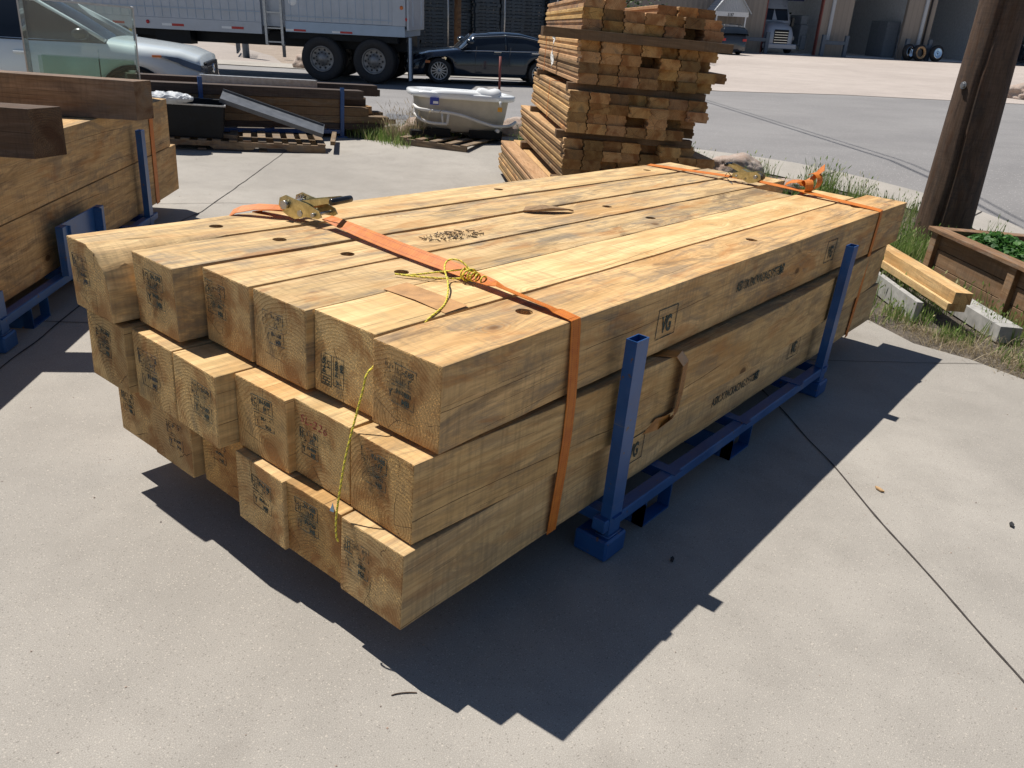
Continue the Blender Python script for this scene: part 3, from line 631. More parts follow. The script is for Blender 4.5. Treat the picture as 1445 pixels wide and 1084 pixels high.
# --- blue steel rack
def rack(Mw, posts, L, label, group, bracket=None):
    """local X along the load, local Y=0 outer face of near rail, rail runs L; posts list of (x, height)"""
    root = thing('steel_rack', label, 'rack', Mw, group)
    W2 = 1.72
    for yy in (0, W2):
        sgn = 1 if yy == 0 else -1
        MB().box(posts[0][0] - .03 if not bracket else -.02, L + .06, yy, yy + sgn * .055, .115, .165).build('rail', M['blue'], root, bevel=.004)
        for (x, h) in posts:
            p = MB(); w_, d_, t_ = .075, .040, .004; y0, y1 = (yy - .002, yy + sgn * d_)
            y0, y1 = min(y0, y1), max(y0, y1)
            for bx in ((x, x + w_, y0, y0 + t_), (x, x + w_, y1 - t_, y1), (x, x + t_, y0 + t_, y1 - t_), (x + w_ - t_, x + w_, y0 + t_, y1 - t_)): p.box(*bx, .085, h)
            for q in range(0, len(p.v)):
                v = p.v[q]; p.v[q] = (v[0] - .035 * max(0, v[2] - .3) * .9, v[1], v[2])
            p.build('post', M['blue'], root)
            wb_ = MB(); wb_.tube([(x - .003, y0 - .003, .088), (x + w_ + .003, y0 - .003, .088), (x + w_ + .003, y1 + .003, .088), (x - .003, y1 + .003, .088)], .0055, 6, closed=True); wb_.build('weld_bead', M['blue'], root)
            MB().box(x - .03, x + .105, yy - .02 if sgn > 0 else yy - .12, yy + .12 if sgn > 0 else yy + .02, 0.0, .085).build('foot', M['blue'], root, bevel=.008)
    for x in [posts[0][0] + .01] + ([L * q for q in (.17, .52, .85)] if bracket else [1.25, 1.92, 2.58]) + [posts[-1][0] + .01]:
        MB().box(x, x + .055, -.012, W2 + .012, .1655, .1695).box(x + .004, x + .051, .056, W2 - .056, .12, .165).build('crossbar', M['blue'], root)
    for x in (L * .36, L * .62):
        for yy in (.004, W2 - .05):
            MB().box(x, x + .008, yy, yy + .05, .0, .114).box(x + .2, x + .208, yy, yy + .05, .0, .114).box(x + .008, x + .2, yy, yy + .05, .0, .008).box(x - .0, x + .006, yy, yy + .3 * (1 if yy < 1 else -1), .0, .1).build('fork_pocket', M['blue'], root)
    if bracket:
        x0, x1, h = bracket
        MB().box(x0, x1, .006, .012, .165, h).box(x0, x0 + .07, -.03, .006, .166, h).box(x1 - .07, x1, -.03, .006, .166, h).box(x0 + .07, x0 + .076, -.045, .006, .166, h - .004).box(x1 - .076, x1 - .07, -.045, .006, .166, h - .004).build('side_plate', M['blue'], root, bevel=.002)
    return root
rack(T(0, -.0995, 0), [(.80, .842), (2.93, .85)], 2.98, 'blue steel rack with two upright posts under the strapped timber stack', 'blue steel racks')
# --- straps
def strap_over(name, u, mb=None, w_=.05, du=0.0):
    pass
def lerp(a, b, t): return [a[i] + (b[i] - a[i]) * t for i in range(len(a))]
def dense(pts, n=6):
    P = []
    for a, b in zip(pts[:-1], pts[1:]): P += [lerp(a, b, i / n) for i in range(n)]
    P.append(pts[-1]); return P
# near strap
root = thing('ratchet_strap', 'orange ratchet strap near the front ends, tied with yellow rope', 'strap', T(.56, 0, .94), 'orange ratchet straps')
def rel(P, o): return [Vector(p) - Vector(o) for p in P]
O1 = (.56, 0, .94)
side1 = [(.572, -.008, .176), (.570, -.020, .42), (.568, -.0245, .55), (.567, -.023, .67), (.566, -.015, .80), (.565, -.0055, .92), (.562, -.004, .9385), (.56, .006, .9405)]
MBs = MB(); pts = dense(side1, 4); MBs.ribbon(rel(pts, O1), (1, 0, .02), .049, .002)
topp = [(.56, .006, .9412), (.558, .10, .951), (.57, .30, .958), (.585, .50, .961), (.60, .80, .963), (.62, 1.05, .967), (.632, 1.25, .975)]
pts = dense(topp, 5); N = len(pts); wd = []
for i in range(N):
    t = i / (N - 1); a = 0
    if .34 < t: a = 38 * math.sin(math.pi * min(1, (t - .34) / .7)) ** .7
    elif t > .1: a = -14
    wd.append(Vector((math.cos(R(a)), 0, math.sin(R(a)))))
MBs.ribbon(rel(pts, O1), wd, .049, .002)
tail = [(.61, 1.38, .972), (.60, 1.45, .965), (.58, 1.53, .955), (.56, 1.58, .945), (.555, 1.602, .939), (.555, 1.606, .90), (.555, 1.607, .17)]
MBs.ribbon(rel(dense(tail, 4), O1), (1, .06, 0), .049, .002)
loose = [(.60, 1.44, .975), (.555, 1.49, .976), (.51, 1.54, .972), (.46, 1.585, .958), (.43, 1.60, .941)]
MBs.ribbon(rel(dense(loose, 4), O1), [Vector((1, .5, .1 + .5 * q / 16)) for q in range(17)], .052, .002)
MBs.build('webbing', M['web'], root, recalc=False)
def ratchet(root, Mx, sc=1.0, openh=70):
    """local X along strap, Y width, Z up"""
    S = Mx @ Matrix.Scale(sc, 4)
    side = [(-.085, .012), (-.080, .034), (-.055, .046), (-.02, .040), (.03, .034), (.075, .020), (.085, .004), (.070, -.004), (.02, -.006), (.0, -.014), (-.02, -.02), (-.045, -.016), (-.07, -.006)]
    for y in (-.036, .033): MB().prism(side, y, y + .003, 'y', S).build('side_plate', M['zinc'], root)
    h = MB()
    hp = [(-.05, .020), (-.035, .030), (.10, .062), (.135, .064), (.135, .050), (.10, .046), (-.02, .008), (-.045, .006)]
    for y in (-.030, .0275): h.prism(hp, y, y + .0025, 'y', S)
    h.box(-.02, .05, -.0275, .0275, .03, .033, S @ RY(-14)); h.build('handle', M['zinc'], root)
    g = MB(); g.tube([S @ Vector((.128, y, .057)) for y in (-.046, -.042, -.02, .02, .042, .046)], [.006 * sc, .010 * sc] + [.0105 * sc] * 2 + [.010 * sc, .006 * sc], 12); g.build('grip', M['grip'], root)
    a = MB()
    for (x, z, r, e) in ((-.055, .018, .012, .046), (.055, .006, .006, .042), (.0, .0, .009, .036)):
        a.tube([S @ Vector((x, -e, z)), S @ Vector((x, e, z))], r * sc * .8, 12)
        a.tube([S @ Vector((x, -e - .002, z)), S @ Vector((x, -e + .006, z))], r * sc * 1.15, 6)
    for k in range(12):
        an = 2 * math.pi * k / 12
        for y in (-.030, .026): a.box(-.002, .002, y, y + .003, .010, .021, S @ T(-.055, 0, .018) @ RY(math.degrees(an)))
    a.build('spindle', M['steel'], root)
ratchet(root, T(.07, 1.365, .034) @ RZ(-80), 1.32)
# far strap
O2 = (3.66, 0, .94); root2 = thing('ratchet_strap', 'orange ratchet strap at the far ends with a bunched knot of webbing', 'strap', T(*O2), 'orange ratchet straps')
s2 = MB()
s2.ribbon(rel(dense([(3.62, -.006, .16), (3.625, -.010, .42), (3.63, -.006, .67), (3.64, -.0055, .92), (3.64, -.002, .9395), (3.645, .02, .942), (3.66, .3, .952), (3.675, .5, .962), (3.68, .80, .968), (3.68, 1.05, .962), (3.67, 1.30, .952), (3.67, 1.585, .940), (3.67, 1.605, .92), (3.67, 1.607, .17)], 4), O2), (1, 0, .15), .049, .002)
def loop(c, r, ax1, ax2, n=18, a0=0, a1=300): return [Vector(c) + Vector(ax1) * r * math.cos(R(a0 + (a1 - a0) * i / n)) + Vector(ax2) * r * math.sin(R(a0 + (a1 - a0) * i / n)) for i in range(n + 1)]
s2.ribbon(rel(loop((3.70, .48, .985), .042, (.7, .7, 0), (0, 0, 1)), O2), (.7, -.7, .15), .05, .002)
s2.ribbon(rel(loop((3.74, .46, 1.02), .050, (.3, .9, .1), (.1, -.1, 1), a0=40, a1=260), O2), (.95, -.3, .2), .05, .002)
s2.ribbon(rel([(3.72, .62, .975), (3.71, .58, 1.0), (3.70, .54, 1.01), (3.72, .50, 1.0), (3.74, .47, 1.03), (3.76, .44, 1.085), (3.77, .42, 1.11)], O2), [Vector((1, .2, .3))] * 3 + [Vector((.6, .3, .6))] * 4, .05, .002)
s2.build('webbing', M['web'], root2, recalc=False)
ratchet(root2, T(.03, .86, .032) @ RZ(-88) @ RY(180) @ RX(180), 1.15)
zt = MB(); zt.tube([(.03, .98, .03), (.02, 1.0, .05), (.01, 1.01, .02), (-.03, .95, .0), (-.10, .90, -.001)], .0025, 6); zt.build('cable_tie', M['grip'], root2)
# --- yellow rope
def rope(mb, pts, r=.0032, turns=70):
    pts = [Vector(p) for p in pts]
    # Catmull-Rom
    Q = []
    for i in range(len(pts) - 1):
        p0, p1, p2, p3 = pts[max(i - 1, 0)], pts[i], pts[i + 1], pts[min(i + 2, len(pts) - 1)]
        k = max(3, int((p2 - p1).length / .005))
        for j in range(k):
            t = j / k; Q.append(.5 * ((2 * p1) + (p2 - p0) * t + (2 * p0 - 5 * p1 + 4 * p2 - p3) * t * t + (3 * p1 - p0 - 3 * p2 + p3) * t ** 3))
    Q.append(pts[-1]); s_ = 0; up = None
    tr = [[], [], []]
    for i, p in enumerate(Q):
        t = (Q[min(i + 1, len(Q) - 1)] - Q[max(i - 1, 0)]).normalized()
        if up is None: up = t.orthogonal().normalized()
        up = (up - t * up.dot(t)).normalized(); sd = t.cross(up)
        if i: s_ += (p - Q[i - 1]).length
        for k in range(3):
            a = s_ * 330 + k * 2 * math.pi / 3; tr[k].append(p + (up * math.cos(a) + sd * math.sin(a)) * r * .5)
    for k in range(3): mb.tube(tr[k], r * .62, 5, mi=1 if k == 2 else 0)
rp = MB(); KO = Vector((.572, .43, .965))
rope(rp, [KO + Vector(p) for p in ((.0, .0, .01), (-.005, .045, .035), (-.03, .075, .035), (-.07, .055, .02), (-.12, -.01, -.002))] + [(.39, .36, .948), (.33, .315, .942), (.27, .285, .941), (.22, .268, .936), (.15, .2595, .905), (.06, .2595, .868), (-.012, .2590, .835), (-.030, .258, .79), (-.055, .256, .72), (-.072, .256, .668), (-.092, .256, .60), (-.108, .256, .52), (-.120, .256, .45), (-.126, .254, .405), (-.126, .252, .36), (-.121, .250, .345)])
rope(rp, [KO + Vector(p) for p in ((.01, .02, .012), (-.06, .10, -.008), (-.13, .15, -.018), (-.16, .19, -.020))])
rope(rp, [KO + Vector(p) for p in ((.02, .0, .0), (-.02, .03, -.018), (-.10, .10, -.019), (-.15, .17, -.020))])
for k, (oy, rr, tl) in enumerate(((.0, .017, .1), (.014, .019, -.3), (.028, .020, .3), (-.014, .017, .0), (-.03, .014, .4), (.007, .024, -.5), (-.055, .013, .1))):
    rope(rp, [KO + Vector((math.cos(a / 8 * 2 * math.pi) * rr * 1.15, oy + tl * .012 * math.sin(a / 8 * 2 * math.pi + 1), -.004 + math.sin(a / 8 * 2 * math.pi) * rr * .85)) for a in range(9)])
rp.build('rope', [M['yellow'], M['tracer']], label='yellow twisted rope knotted round the near strap and hanging down the timber ends', cat='rope', recalc=False)
# --- small things lying on the stack
mb = MB(); tp = [(.30, .545), (.355, .515), (.36, .50), (.49, .262), (.455, .245), (.385, .243), (.33, .30)]
MB().add([(x, y, .9380 + .003 * (i % 2)) for i, (x, y) in enumerate([(.289, .542), (.390, .541), (.396, .40), (.385, .270), (.285, .268), (.291, .40)])], [(0, 1, 2, 5), (5, 2, 3, 4)]).build('packing_tape', M['tapeflat'], label='brown packing tape stuck on the clean pale timber', cat='tape', recalc=False)
bk = MB(); ptsb = [(1.60, 1.04), (1.64, 1.06), (1.72, 1.02), (1.80, .96), (1.84, .92), (1.80, .915), (1.70, .95), (1.62, 1.0)]
bk.add([(x, y, .938 + (.02 * math.sin((i) * .8) ** 2)) for i, (x, y) in enumerate(ptsb)] + [(x, y, .945 + (.02 * math.sin((i) * .8) ** 2)) for i, (x, y) in enumerate(ptsb)], [tuple(range(8)), tuple(range(15, 7, -1))] + [(i, (i + 1) % 8, 8 + (i + 1) % 8, 8 + i) for i in range(8)])
o = bk.build('bark_piece', M['cedar'], label='curled flake of brown bark lying on the top timbers', cat='bark'); o.color = (2.0, 1.9, 1.7, .2)
db = MB(); rnd = random.Random(3)
for k in range(120):
    a = rnd.random() * 6.28; rr = rnd.random() ** .5; x = .98 + math.cos(a) * rr * .17; y = .90 + math.sin(a) * rr * .06 - (x - .98) * .1; L = .002 + rnd.random() ** 4 * .022; an = rnd.random() * 6.28
    db.box(-L, L, -.0011, .0011, 0, .002 + rnd.random() * .002, T(x, y, .9375) @ RZ(math.degrees(an)) @ RY(-rnd.random() * 18))
db.build('wood_debris', M['cedar'], label='scatter of dark dry twigs and bark crumbs on the stack top', cat='debris', kind='stuff')
rg = MB(); rnd = random.Random(5)
rpts = [(4.0, .98, .945), (4.05, .93, .96), (4.02, .99, .975), (4.09, .96, .945)]
rg.add(rpts, [(0, 1, 2), (1, 3, 2), (0, 2, 3), (0, 3, 1)]).build('paper_scrap', M['darkcloth'], label='crumpled white paper scrap beside the far ratchet', cat='paper')
MB().add([(-.112, .300, .4185), (-.108, .285, .4185), (-.098, .294, .4185), (-.106, .293, .446)], [(0, 1, 3), (1, 2, 3), (2, 0, 3), (0, 2, 1)]).build('plastic_chip', M['bluechip'], label='small pale blue plastic chip on the bottom row ledge', cat='plastic')
# brown band remnant hanging on the middle timber
rb_ = MB(); pb = [(1.15, .02, .6745), (1.18, -.02, .678), (1.21, -.052, .678), (1.235, -.072, .64), (1.235, -.074, .52), (1.225, -.072, .43), (1.19, -.062, .412), (1.13, -.052, .414), (1.08, -.046, .418)]
rb_.ribbon(dense(pb, 3), [Vector((1, .25, 0))] * 19 + [Vector((.7, -.2, .7))] * 6, .078, .0015)
rb_.build('packing_band', M['band'], label='brown plastic band looped over the bowed middle timber', cat='band', recalc=False)
# ------------------------------------------------------------------ left timber stack (rotated 45 degrees)
A45 = 45.1
def LM(x, y, z, az=A45): return T(.064, 3.21, 0) @ RZ(az) @ T(x, y, z)
for lay, (z, xf) in enumerate(((.17, 3.2), (.555, 3.06))):
    for c in range(4):
        x0 = -1.05 + random.random() * .1; me = beam_mesh('timber_beam', xf - x0 - (0 if c == 0 else random.random() * .2), .372, .380, M['timber'], 90 + lay * 9 + c, 0, (-.10 if lay else -.05, 0), .006)
        o = obj('timber_beam', me, LM(x0, .186 + c * .376, z)); o.color = (.92, .86, .78, .7) if c == 0 else (.95, .92, .85, .3)
        tag(o, ['lower', 'upper'][lay] + ' wide timber of the left stack, ' + ['on the shaded face towards the camera', 'second back from the shaded face', 'third back from the shaded face', 'furthest from the shaded face'][c], 'timber', 'wide timbers of the left stack')
rack(LM(-1.06, -.09, 0), [(.86, .30), (3.17, .80)], 3.30, 'blue steel rack with a broad side plate under the left timber stack', 'blue steel racks', bracket=(1.62, 2.24, .455))
sb = MB(); p_ = [LM(2.60, -.006, z) @ Vector((0, 0, 0)) for z in (.165, .3, .5, .7, .90, .937)]; sb.ribbon(p_ + [LM(2.60, .02, .9385) @ Vector((0, 0, 0)), LM(2.60, .8, .945) @ Vector(), LM(2.60, 1.49, .9385) @ Vector(), LM(2.60, 1.51, .90) @ Vector(), LM(2.60, 1.512, .17) @ Vector()], Matrix.Rotation(R(A45), 3, 'Z') @ Vector((1, 0, 0)), .085, .002)
sb.build('tie_strap', M['web'], label='orange strap holding the left timber stack beside its blue post', cat='strap', group='orange tie straps', recalc=False)
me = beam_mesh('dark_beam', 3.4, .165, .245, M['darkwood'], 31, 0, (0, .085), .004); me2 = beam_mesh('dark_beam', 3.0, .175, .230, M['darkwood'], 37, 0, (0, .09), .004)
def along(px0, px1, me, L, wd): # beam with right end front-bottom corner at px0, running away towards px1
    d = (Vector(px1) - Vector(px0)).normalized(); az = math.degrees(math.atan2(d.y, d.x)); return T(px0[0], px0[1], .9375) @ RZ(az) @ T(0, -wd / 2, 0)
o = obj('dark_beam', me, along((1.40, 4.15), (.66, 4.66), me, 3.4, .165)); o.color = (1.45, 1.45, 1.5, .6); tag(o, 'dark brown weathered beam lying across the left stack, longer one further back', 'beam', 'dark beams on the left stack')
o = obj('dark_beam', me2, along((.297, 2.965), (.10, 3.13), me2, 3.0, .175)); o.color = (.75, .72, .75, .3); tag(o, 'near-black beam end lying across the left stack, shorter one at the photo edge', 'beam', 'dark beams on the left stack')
# glass tank standing on the left stack
tk = thing('glass_tank', 'clear glass display tank with thin metal frame standing on the left timber stack', 'glass tank', T(2.1, 5.57, .936) @ RZ(155))
TW, TD, TH = .76, .40, .665
def pane(x0, x1, y0, y1, z0, z1): MB().box(x0, x1, y0, y1, z0, z1).build('glass_pane', M['glass'], tk)
pane(0, TW, 0, .006, .006, TH - .004); pane(0, TW, TD - .006, TD, .006, TH - .004); pane(.001, .007, .007, TD - .007, .006, TH - .004); pane(TW - .007, TW - .001, .007, TD - .007, .006, TH - .004); pane(.0, TW, .0, TD, 0, .005)
pane(.27, .276, .007, TD - .007, .006, .34)
fm = MB()
for x in (-.004, TW - .008):
    for y in (-.004, TD - .008): fm.box(x, x + .010, y, y + .010, 0, TH)
for z in (TH, -.001):
    for y in (-.004, TD - .008): fm.box(-.004, TW + .004, y, y + .012, z, z + .010)
    for x in (-.004, TW - .008): fm.box(x, x + .012, .0085, TD - .0085, z, z + .010)
fm.build('frame', M['steel'], tk)
for q_ in range(2): MB().box(.02, .70 - q_ * .03, .05 + q_ * .05, .056 + q_ * .05, .006, .27 + .012 * (q_ % 2)).build('loose_pane', M['glassgreen'], tk)
# ------------------------------------------------------------------ pallets
def pallet(label, Mw, L, W, H=.13, nd=7, broken=False, group=None, wdn=.10):
    root = thing('wooden_pallet', label, 'pallet', Mw, group); rnd = random.Random(len(label))
    for y in (0, W / 2 - .02, W - .04):
        s = MB(); s.prism([(0, .018), (0, H - .018), (L, H - .018), (L, .018), (L * .80, .018), (L * .78, .05), (L * .62, .05), (L * .60, .018), (L * .40, .018), (L * .38, .05), (L * .22, .05), (L * .20, .018)], y, y + .04, 'y'); s.build('stringer', M['palletwood'], root)
    n = int(L / (wdn * 1.75))
    for i in range(n):
        x = i * (L - wdn) / (n - 1)
        dx = rnd.uniform(-.01, .01); e = rnd.uniform(-.02, .02) if broken else 0
        MB().box(x + dx, x + dx + wdn, e, W + e, H - .0175, H).build('deck_board', M['palletwood'], root)
    for i in range(4): MB().box(i * (L - wdn) / 3, i * (L - wdn) / 3 + wdn, 0, W, 0, .0175).build('bottom_board', M['palletwood'], root)
    return root
az_p = math.degrees(math.atan2(1.21, -1.85))
pallet('long weathered wooden pallet with loose slats under the black tub and grey panel', T(5.42, 7.38, 0) @ RZ(az_p) @ Matrix.Scale(-1, 4, (0, 1, 0)) , 2.3, 1.0, .13, broken=True, group='wooden pallets')
PM = T(5.42, 7.38, 0) @ RZ(az_p) @ T(0, -1.0, 0)
o = MB().box(-.02, .95, -.06, .0, 0, .05).build('loose_plank', M['palletwood'], label='loose grey plank lying on the right end of the long pallet', cat='plank', mat=T(5.46, 7.33, .132) @ RZ(50))
MB().box(0, .30, 0, .12, 0, .045).build('loose_plank', M['palletwood'], label='short offcut of wood lying on the long pallet beside the black tub', cat='plank', mat=T(4.65, 8.15, .132) @ RZ(130))
# black tub
tb = thing('plastic_tub', 'large black open plastic tub standing on the long pallet', 'tub', T(4.42, 8.1, .132) @ RZ(az_p))
t_ = MB(); 
def taper(mb, x0, x1, y0, y1, z0, z1, k):
    cx, cy = (x0 + x1) / 2, (y0 + y1) / 2; vs = []
    for z, s in ((z0, k), (z1, 1.)): vs += [(cx + (x - cx) * s, cy + (y - cy) * s, z) for x, y in ((x0, y0), (x1, y0), (x1, y1), (x0, y1))]
    for z, s in ((z1, .955), (z0 + .01, k * .95)): vs += [(cx + (x - cx) * s, cy + (y - cy) * s, z) for x, y in ((x0, y0), (x1, y0), (x1, y1), (x0, y1))]
    f = [(3, 2, 1, 0)]
    for a in (0, 4, 8): f += [(a + i, a + (i + 1) % 4, a + 4 + (i + 1) % 4, a + 4 + i) for i in range(4)]
    f.append((12, 13, 14, 15)); mb.add(vs, f)
taper(t_, 0, .95, -.75, 0, 0, .40, .93); t_.build('tub_body', M['plasticblack'], tb, bevel=.006)
t_ = MB(); 
for b_ in ((-.02, .97, -.02, .0), (-.02, .97, -.77, -.75), (-.02, 0, -.75, -.02), (.95, .97, -.75, -.02)): t_.box(*b_, .385, .402)
t_.build('rim', M['steel'], tb)
# grey panel leaning from the tub down to the pallet
a_, b_ = Vector((4.50, 8.28, .545)), Vector((5.50, 7.55, .19)); d_ = (b_ - a_)
a_ = a_ - d_ * .02; d_ = b_ - a_
Xa = d_.normalized(); Ya = Vector((0, 0, 1)).cross(Xa).normalized(); Za = Xa.cross(Ya); MM = Matrix((Xa, Ya, Za)).transposed().to_4x4(); MM.translation = a_ + Vector((0, 0, .02)); MM = MM @ RX(16)
g = MB(); L_ = d_.length; g.box(0, L_, -.02, .30, 0, .02); g.box(0, L_, -.026, -.02, -.01, .045).box(0, L_, .30, .306, -.01, .045).box(L_, L_ + .006, -.02, .30, -.01, .045)
g.build('door_panel', M['greyplastic'], label='long dark grey panel leaning from the black tub down to the pallet', cat='panel', mat=MM)
bgm = bpy.data.meshes.new('bag'); bm = bmesh.new(); bmesh.ops.create_icosphere(bm, subdivisions=4, radius=1)
for v in bm.verts: v.co = Vector((v.co.x * .30, v.co.y * .20, v.co.z * .06 * (1 + .5 * mnoise.noise(v.co * 4)))) + Vector((0, 0, .02 * mnoise.noise(v.co * 9)))
bm.to_mesh(bgm); bm.free(); bgm.materials.append(M['awning']); o = obj('plastic_sheet', bgm, T(3.85, 8.40, .60) @ RZ(az_p)); tag(o, 'crumpled pale blue plastic sheet heaped on the black tub', 'plastic sheet')
# ------------------------------------------------------------------ far rack of long lumber
AZL = -18.5
def FM(x, y, z): return T(6.42, 8.32, 0) @ RZ(AZL) @ T(x, y, z)     # x along (to the right), 0 = right post
fr = thing('steel_rack', 'blue steel rack with thin posts holding the far pile of long lumber', 'rack', FM(0, 0, 0), 'blue steel racks')
for x in (0, -1.95):
    for y in (0, .95):
        MB().box(x, x + .055, y - .03, y, .07, (.80 if x else .74) if y == 0 else .62).build('post', M['blue'], fr); MB().box(x - .04, x + .095, y - .07, y + .04, 0, .07).build('foot', M['blue'], fr, bevel=.005)
for y in (-.024, .926): MB().box(-1.89, -.003, y, y + .045, .11, .16).build('rail', M['blue'], fr)
for x in (-1.8, -1.0, -.2): MB().box(x, x + .05, .025, .92, .12, .17).build('crossbar', M['blue'], fr)
FB = [(-3.05, .72, .02, .17, .20, .10, 'darkwood', .9), (-3.0, .34, .24, .17, .22, .12, 'cedar', .8), (-2.9, .98, .48, .17, .20, .11, 'cedar', .5), (-2.6, 1.20, .70, .17, .18, .12, 'palletwood', .9),
      (-3.1, .78, .02, .275, .22, .115, 'palletwood', .9), (-2.95, .5, .26, .295, .24, .11, 'cedar', .8), (-2.8, .9, .52, .285, .22, .12, 'cedar', .7),
      (-2.75, .45, .015, .395, .22, .14, 'cedar', .4), (-2.8, .60, .25, .41, .24, .13, 'deck', .5), (-2.9, .56, .50, .41, .22, .12, 'cedar', .5),
      (-2.55, .05, .01, .54, .22, .13, 'cedar', .9), (-1.5, .50, .25, .545, .22, .12, 'darkwood', .3), (-2.5, .60, .50, .54, .22, .12, 'deck', .3),
      (-3.02, .36, -.01, .675, .22, .15, 'darkwood', .2), (-2.72, .78, .48, .69, .20, .19, 'darkwood', .2), (-2.0, .92, .70, .67, .18, .12, 'darkwood', .3)]
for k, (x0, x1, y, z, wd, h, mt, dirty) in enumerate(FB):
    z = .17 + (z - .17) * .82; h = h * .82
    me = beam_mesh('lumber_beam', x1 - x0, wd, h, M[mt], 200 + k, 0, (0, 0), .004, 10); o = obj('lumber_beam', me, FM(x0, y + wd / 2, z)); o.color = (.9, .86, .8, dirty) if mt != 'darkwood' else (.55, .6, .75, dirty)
    lay = ['bottom', 'second', 'third', 'fourth', 'top'][0 if k < 4 else 1 if k < 7 else 2 if k < 10 else 3 if k < 13 else 4]
    pos = {0: 'nearest the yard', 1: 'second from the yard side', 2: 'third from the yard side', 3: 'on the street side'}[k if k < 4 else k - 4 if k < 7 else k - 7 if k < 10 else k - 10 if k < 13 else k - 13]
    tag(o, ('near-black ' if mt == 'darkwood' else 'brown ') + 'long beam in the ' + lay + ' layer of the far rack, ' + pos, 'beam', 'long beams on the far rack')
al = MB(); al.box(0, 1.60, 0, .006, 0, .105).box(0, 1.60, 0, .12, .105, .111).box(0, .05, -.004, 0, 0, .115); al.build('metal_channel', M['steel'], label='shiny galvanised metal channel lying on the far lumber pile', cat='metal channel', mat=FM(-1.85, .245, .690))
MB().prism([(0, 0), (.45, 0), (.55, .10), (.12, .15)], 0, .004, 'y').build('metal_offcut', M['steel'], label='bent grey metal offcut sticking out of the far lumber pile end', cat='metal offcut', mat=FM(.72, .10, .315) @ RX(-60))
# ------------------------------------------------------------------ bathtub on a pallet
TA = -33.
tp = pallet('small wooden pallet under the white bathtub', T(6.72, 7.36, .03) @ RZ(-69), 1.02, 1.62, .16, group='wooden pallets')
def TM(x, y, z): return T(7.06, 7.30, .20) @ RZ(TA) @ T(x, y, z)
tub = thing('bathtub', 'white acrylic whirlpool bathtub with beige outside and white pipes on a pallet', 'bathtub', TM(0, 0, 0))
def rimpt(a, k=1., dx=0):     # superellipse: square at the left end, round and wide at the right
    c, s = math.cos(a), math.sin(a); e = .55 if c < 0 else .95
    return Vector((.70 + .80 * k * math.copysign(abs(c) ** e, c), .46 + (.44 + (.10 if c > 0 else 0) * abs(c)) * k * math.copysign(abs(s) ** (e if c < 0 else .9), s), 0))
NR = 48; A_ = [2 * math.pi * i / NR for i in range(NR)]
def tr(k, z, kx=1.): return [Vector((rimpt(a, k).x, rimpt(a, k).y, z)) for a in A_]
ZR = .60
def wave(v): return .035 * max(0, math.sin((v.x + .1) * 1.9)) * (1 if v.y > 0 else 1)
mb = MB(); loft(mb, [tr(.70, .06), tr(.80, .08), tr(.86, .30), tr(.90, ZR - .06)], cap0=True); mb.build('shell', M['tubback'], tub)
mb = MB(); loft(mb, [tr(.88, ZR - .075), tr(1.0, ZR - .075), tr(1.02, ZR - .05), tr(1.02, ZR - .008), tr(.995, ZR + .008), tr(.90, ZR + .015), tr(.80, ZR + .005), tr(.74, ZR - .06), tr(.62, .30), tr(.50, .22)], cap1=True); mb.build('rim', M['acrylic'], tub)
mb = MB(); loft(mb, [[Vector((1.02 + .20 * s * math.cos(a), .14 + .13 * s * math.sin(a), ZR + z + .03 * s * math.cos(a * 2))) for a in A_] for s, z in ((1, .0), (.97, .03), (.8, .075), (.45, .095), (.05, .085))], cap1=True); mb.build('headrest', M['acrylic'], tub)
mb = MB(); loft(mb, [[Vector((.55 + .42 * s * math.cos(a), .10 + .10 * s * math.sin(a) * (1), ZR + z)) for a in A_] for s, z in ((1, .0), (.9, .03), (.5, .05), (.05, .052))], cap1=True); mb.build('armrest', M['acrylic'], tub)
def sm(P, k=8):
    P = [Vector(p) for p in P]; Q = []
    for i in range(len(P) - 1):
        p0, p1, p2, p3 = P[max(i - 1, 0)], P[i], P[i + 1], P[min(i + 2, len(P) - 1)]
        for j in range(k): t = j / k; Q.append(.5 * ((2 * p1) + (p2 - p0) * t + (2 * p0 - 5 * p1 + 4 * p2 - p3) * t * t + (3 * p1 - p0 - 3 * p2 + p3) * t ** 3))
    return Q + [P[-1]]
mb = MB(); mb.tube(sm([(-.06, .25, .40), (-.03, .06, .37), (.15, .0, .355), (.38, -.015, .345), (.62, -.02, .31), (.88, -.02, .24), (1.12, .0, .19), (1.35, .06, .20), (1.50, .22, .24)]), .023, 10)
mb.tube(sm([(-.05, .22, .28), (0, .06, .23), (.14, .0, .19), (.38, -.01, .185)]), .022, 10); mb.tube([(.385, -.012, .18), (.40, -.012, .34)], .02, 10); mb.tube([(.30, -.012, .345), (.32, -.012, .19)], .014, 8)
mb.tube([(.16, -.012, .345), (.17, -.005, .36)], .03, 10); mb.tube([(1.15, -.06, .13), (1.15, .05, .13)], .026, 12); mb.build('pipework', M['pvc'], tub)
mb = MB(); mb.box(.12, .25, .012, .016, .44, .54, RZ(0) @ T(0, -.02, 0)); mb.build('blue_label', plain('blue_label', (.03, .05, .30), .5), tub); MB().box(.165, .24, -.012, -.009, .455, .49).build('label_panel', M['white'], tub)
MB().box(1.13, 1.20, -.03, -.026, .40, .46).build('orange_tag', plain('orange_tag', (.75, .35, .04), .5), tub)
mb = MB(); mb.tube([(1.165, -.028, .475), (1.165, -.028, .545)], .016, 10); mb.build('drain_fitting', M['acrylic'], tub)
mb = MB()
for b_ in ((.12, .45, .02, .80), (.75, 1.25, .04, .84)): mb.box(b_[0], b_[1], b_[2], b_[3], 0, .11)
mb.box(-.13, .12, .0, .18, 0, .07); mb.build('base_block', M['plasticblack'], tub)
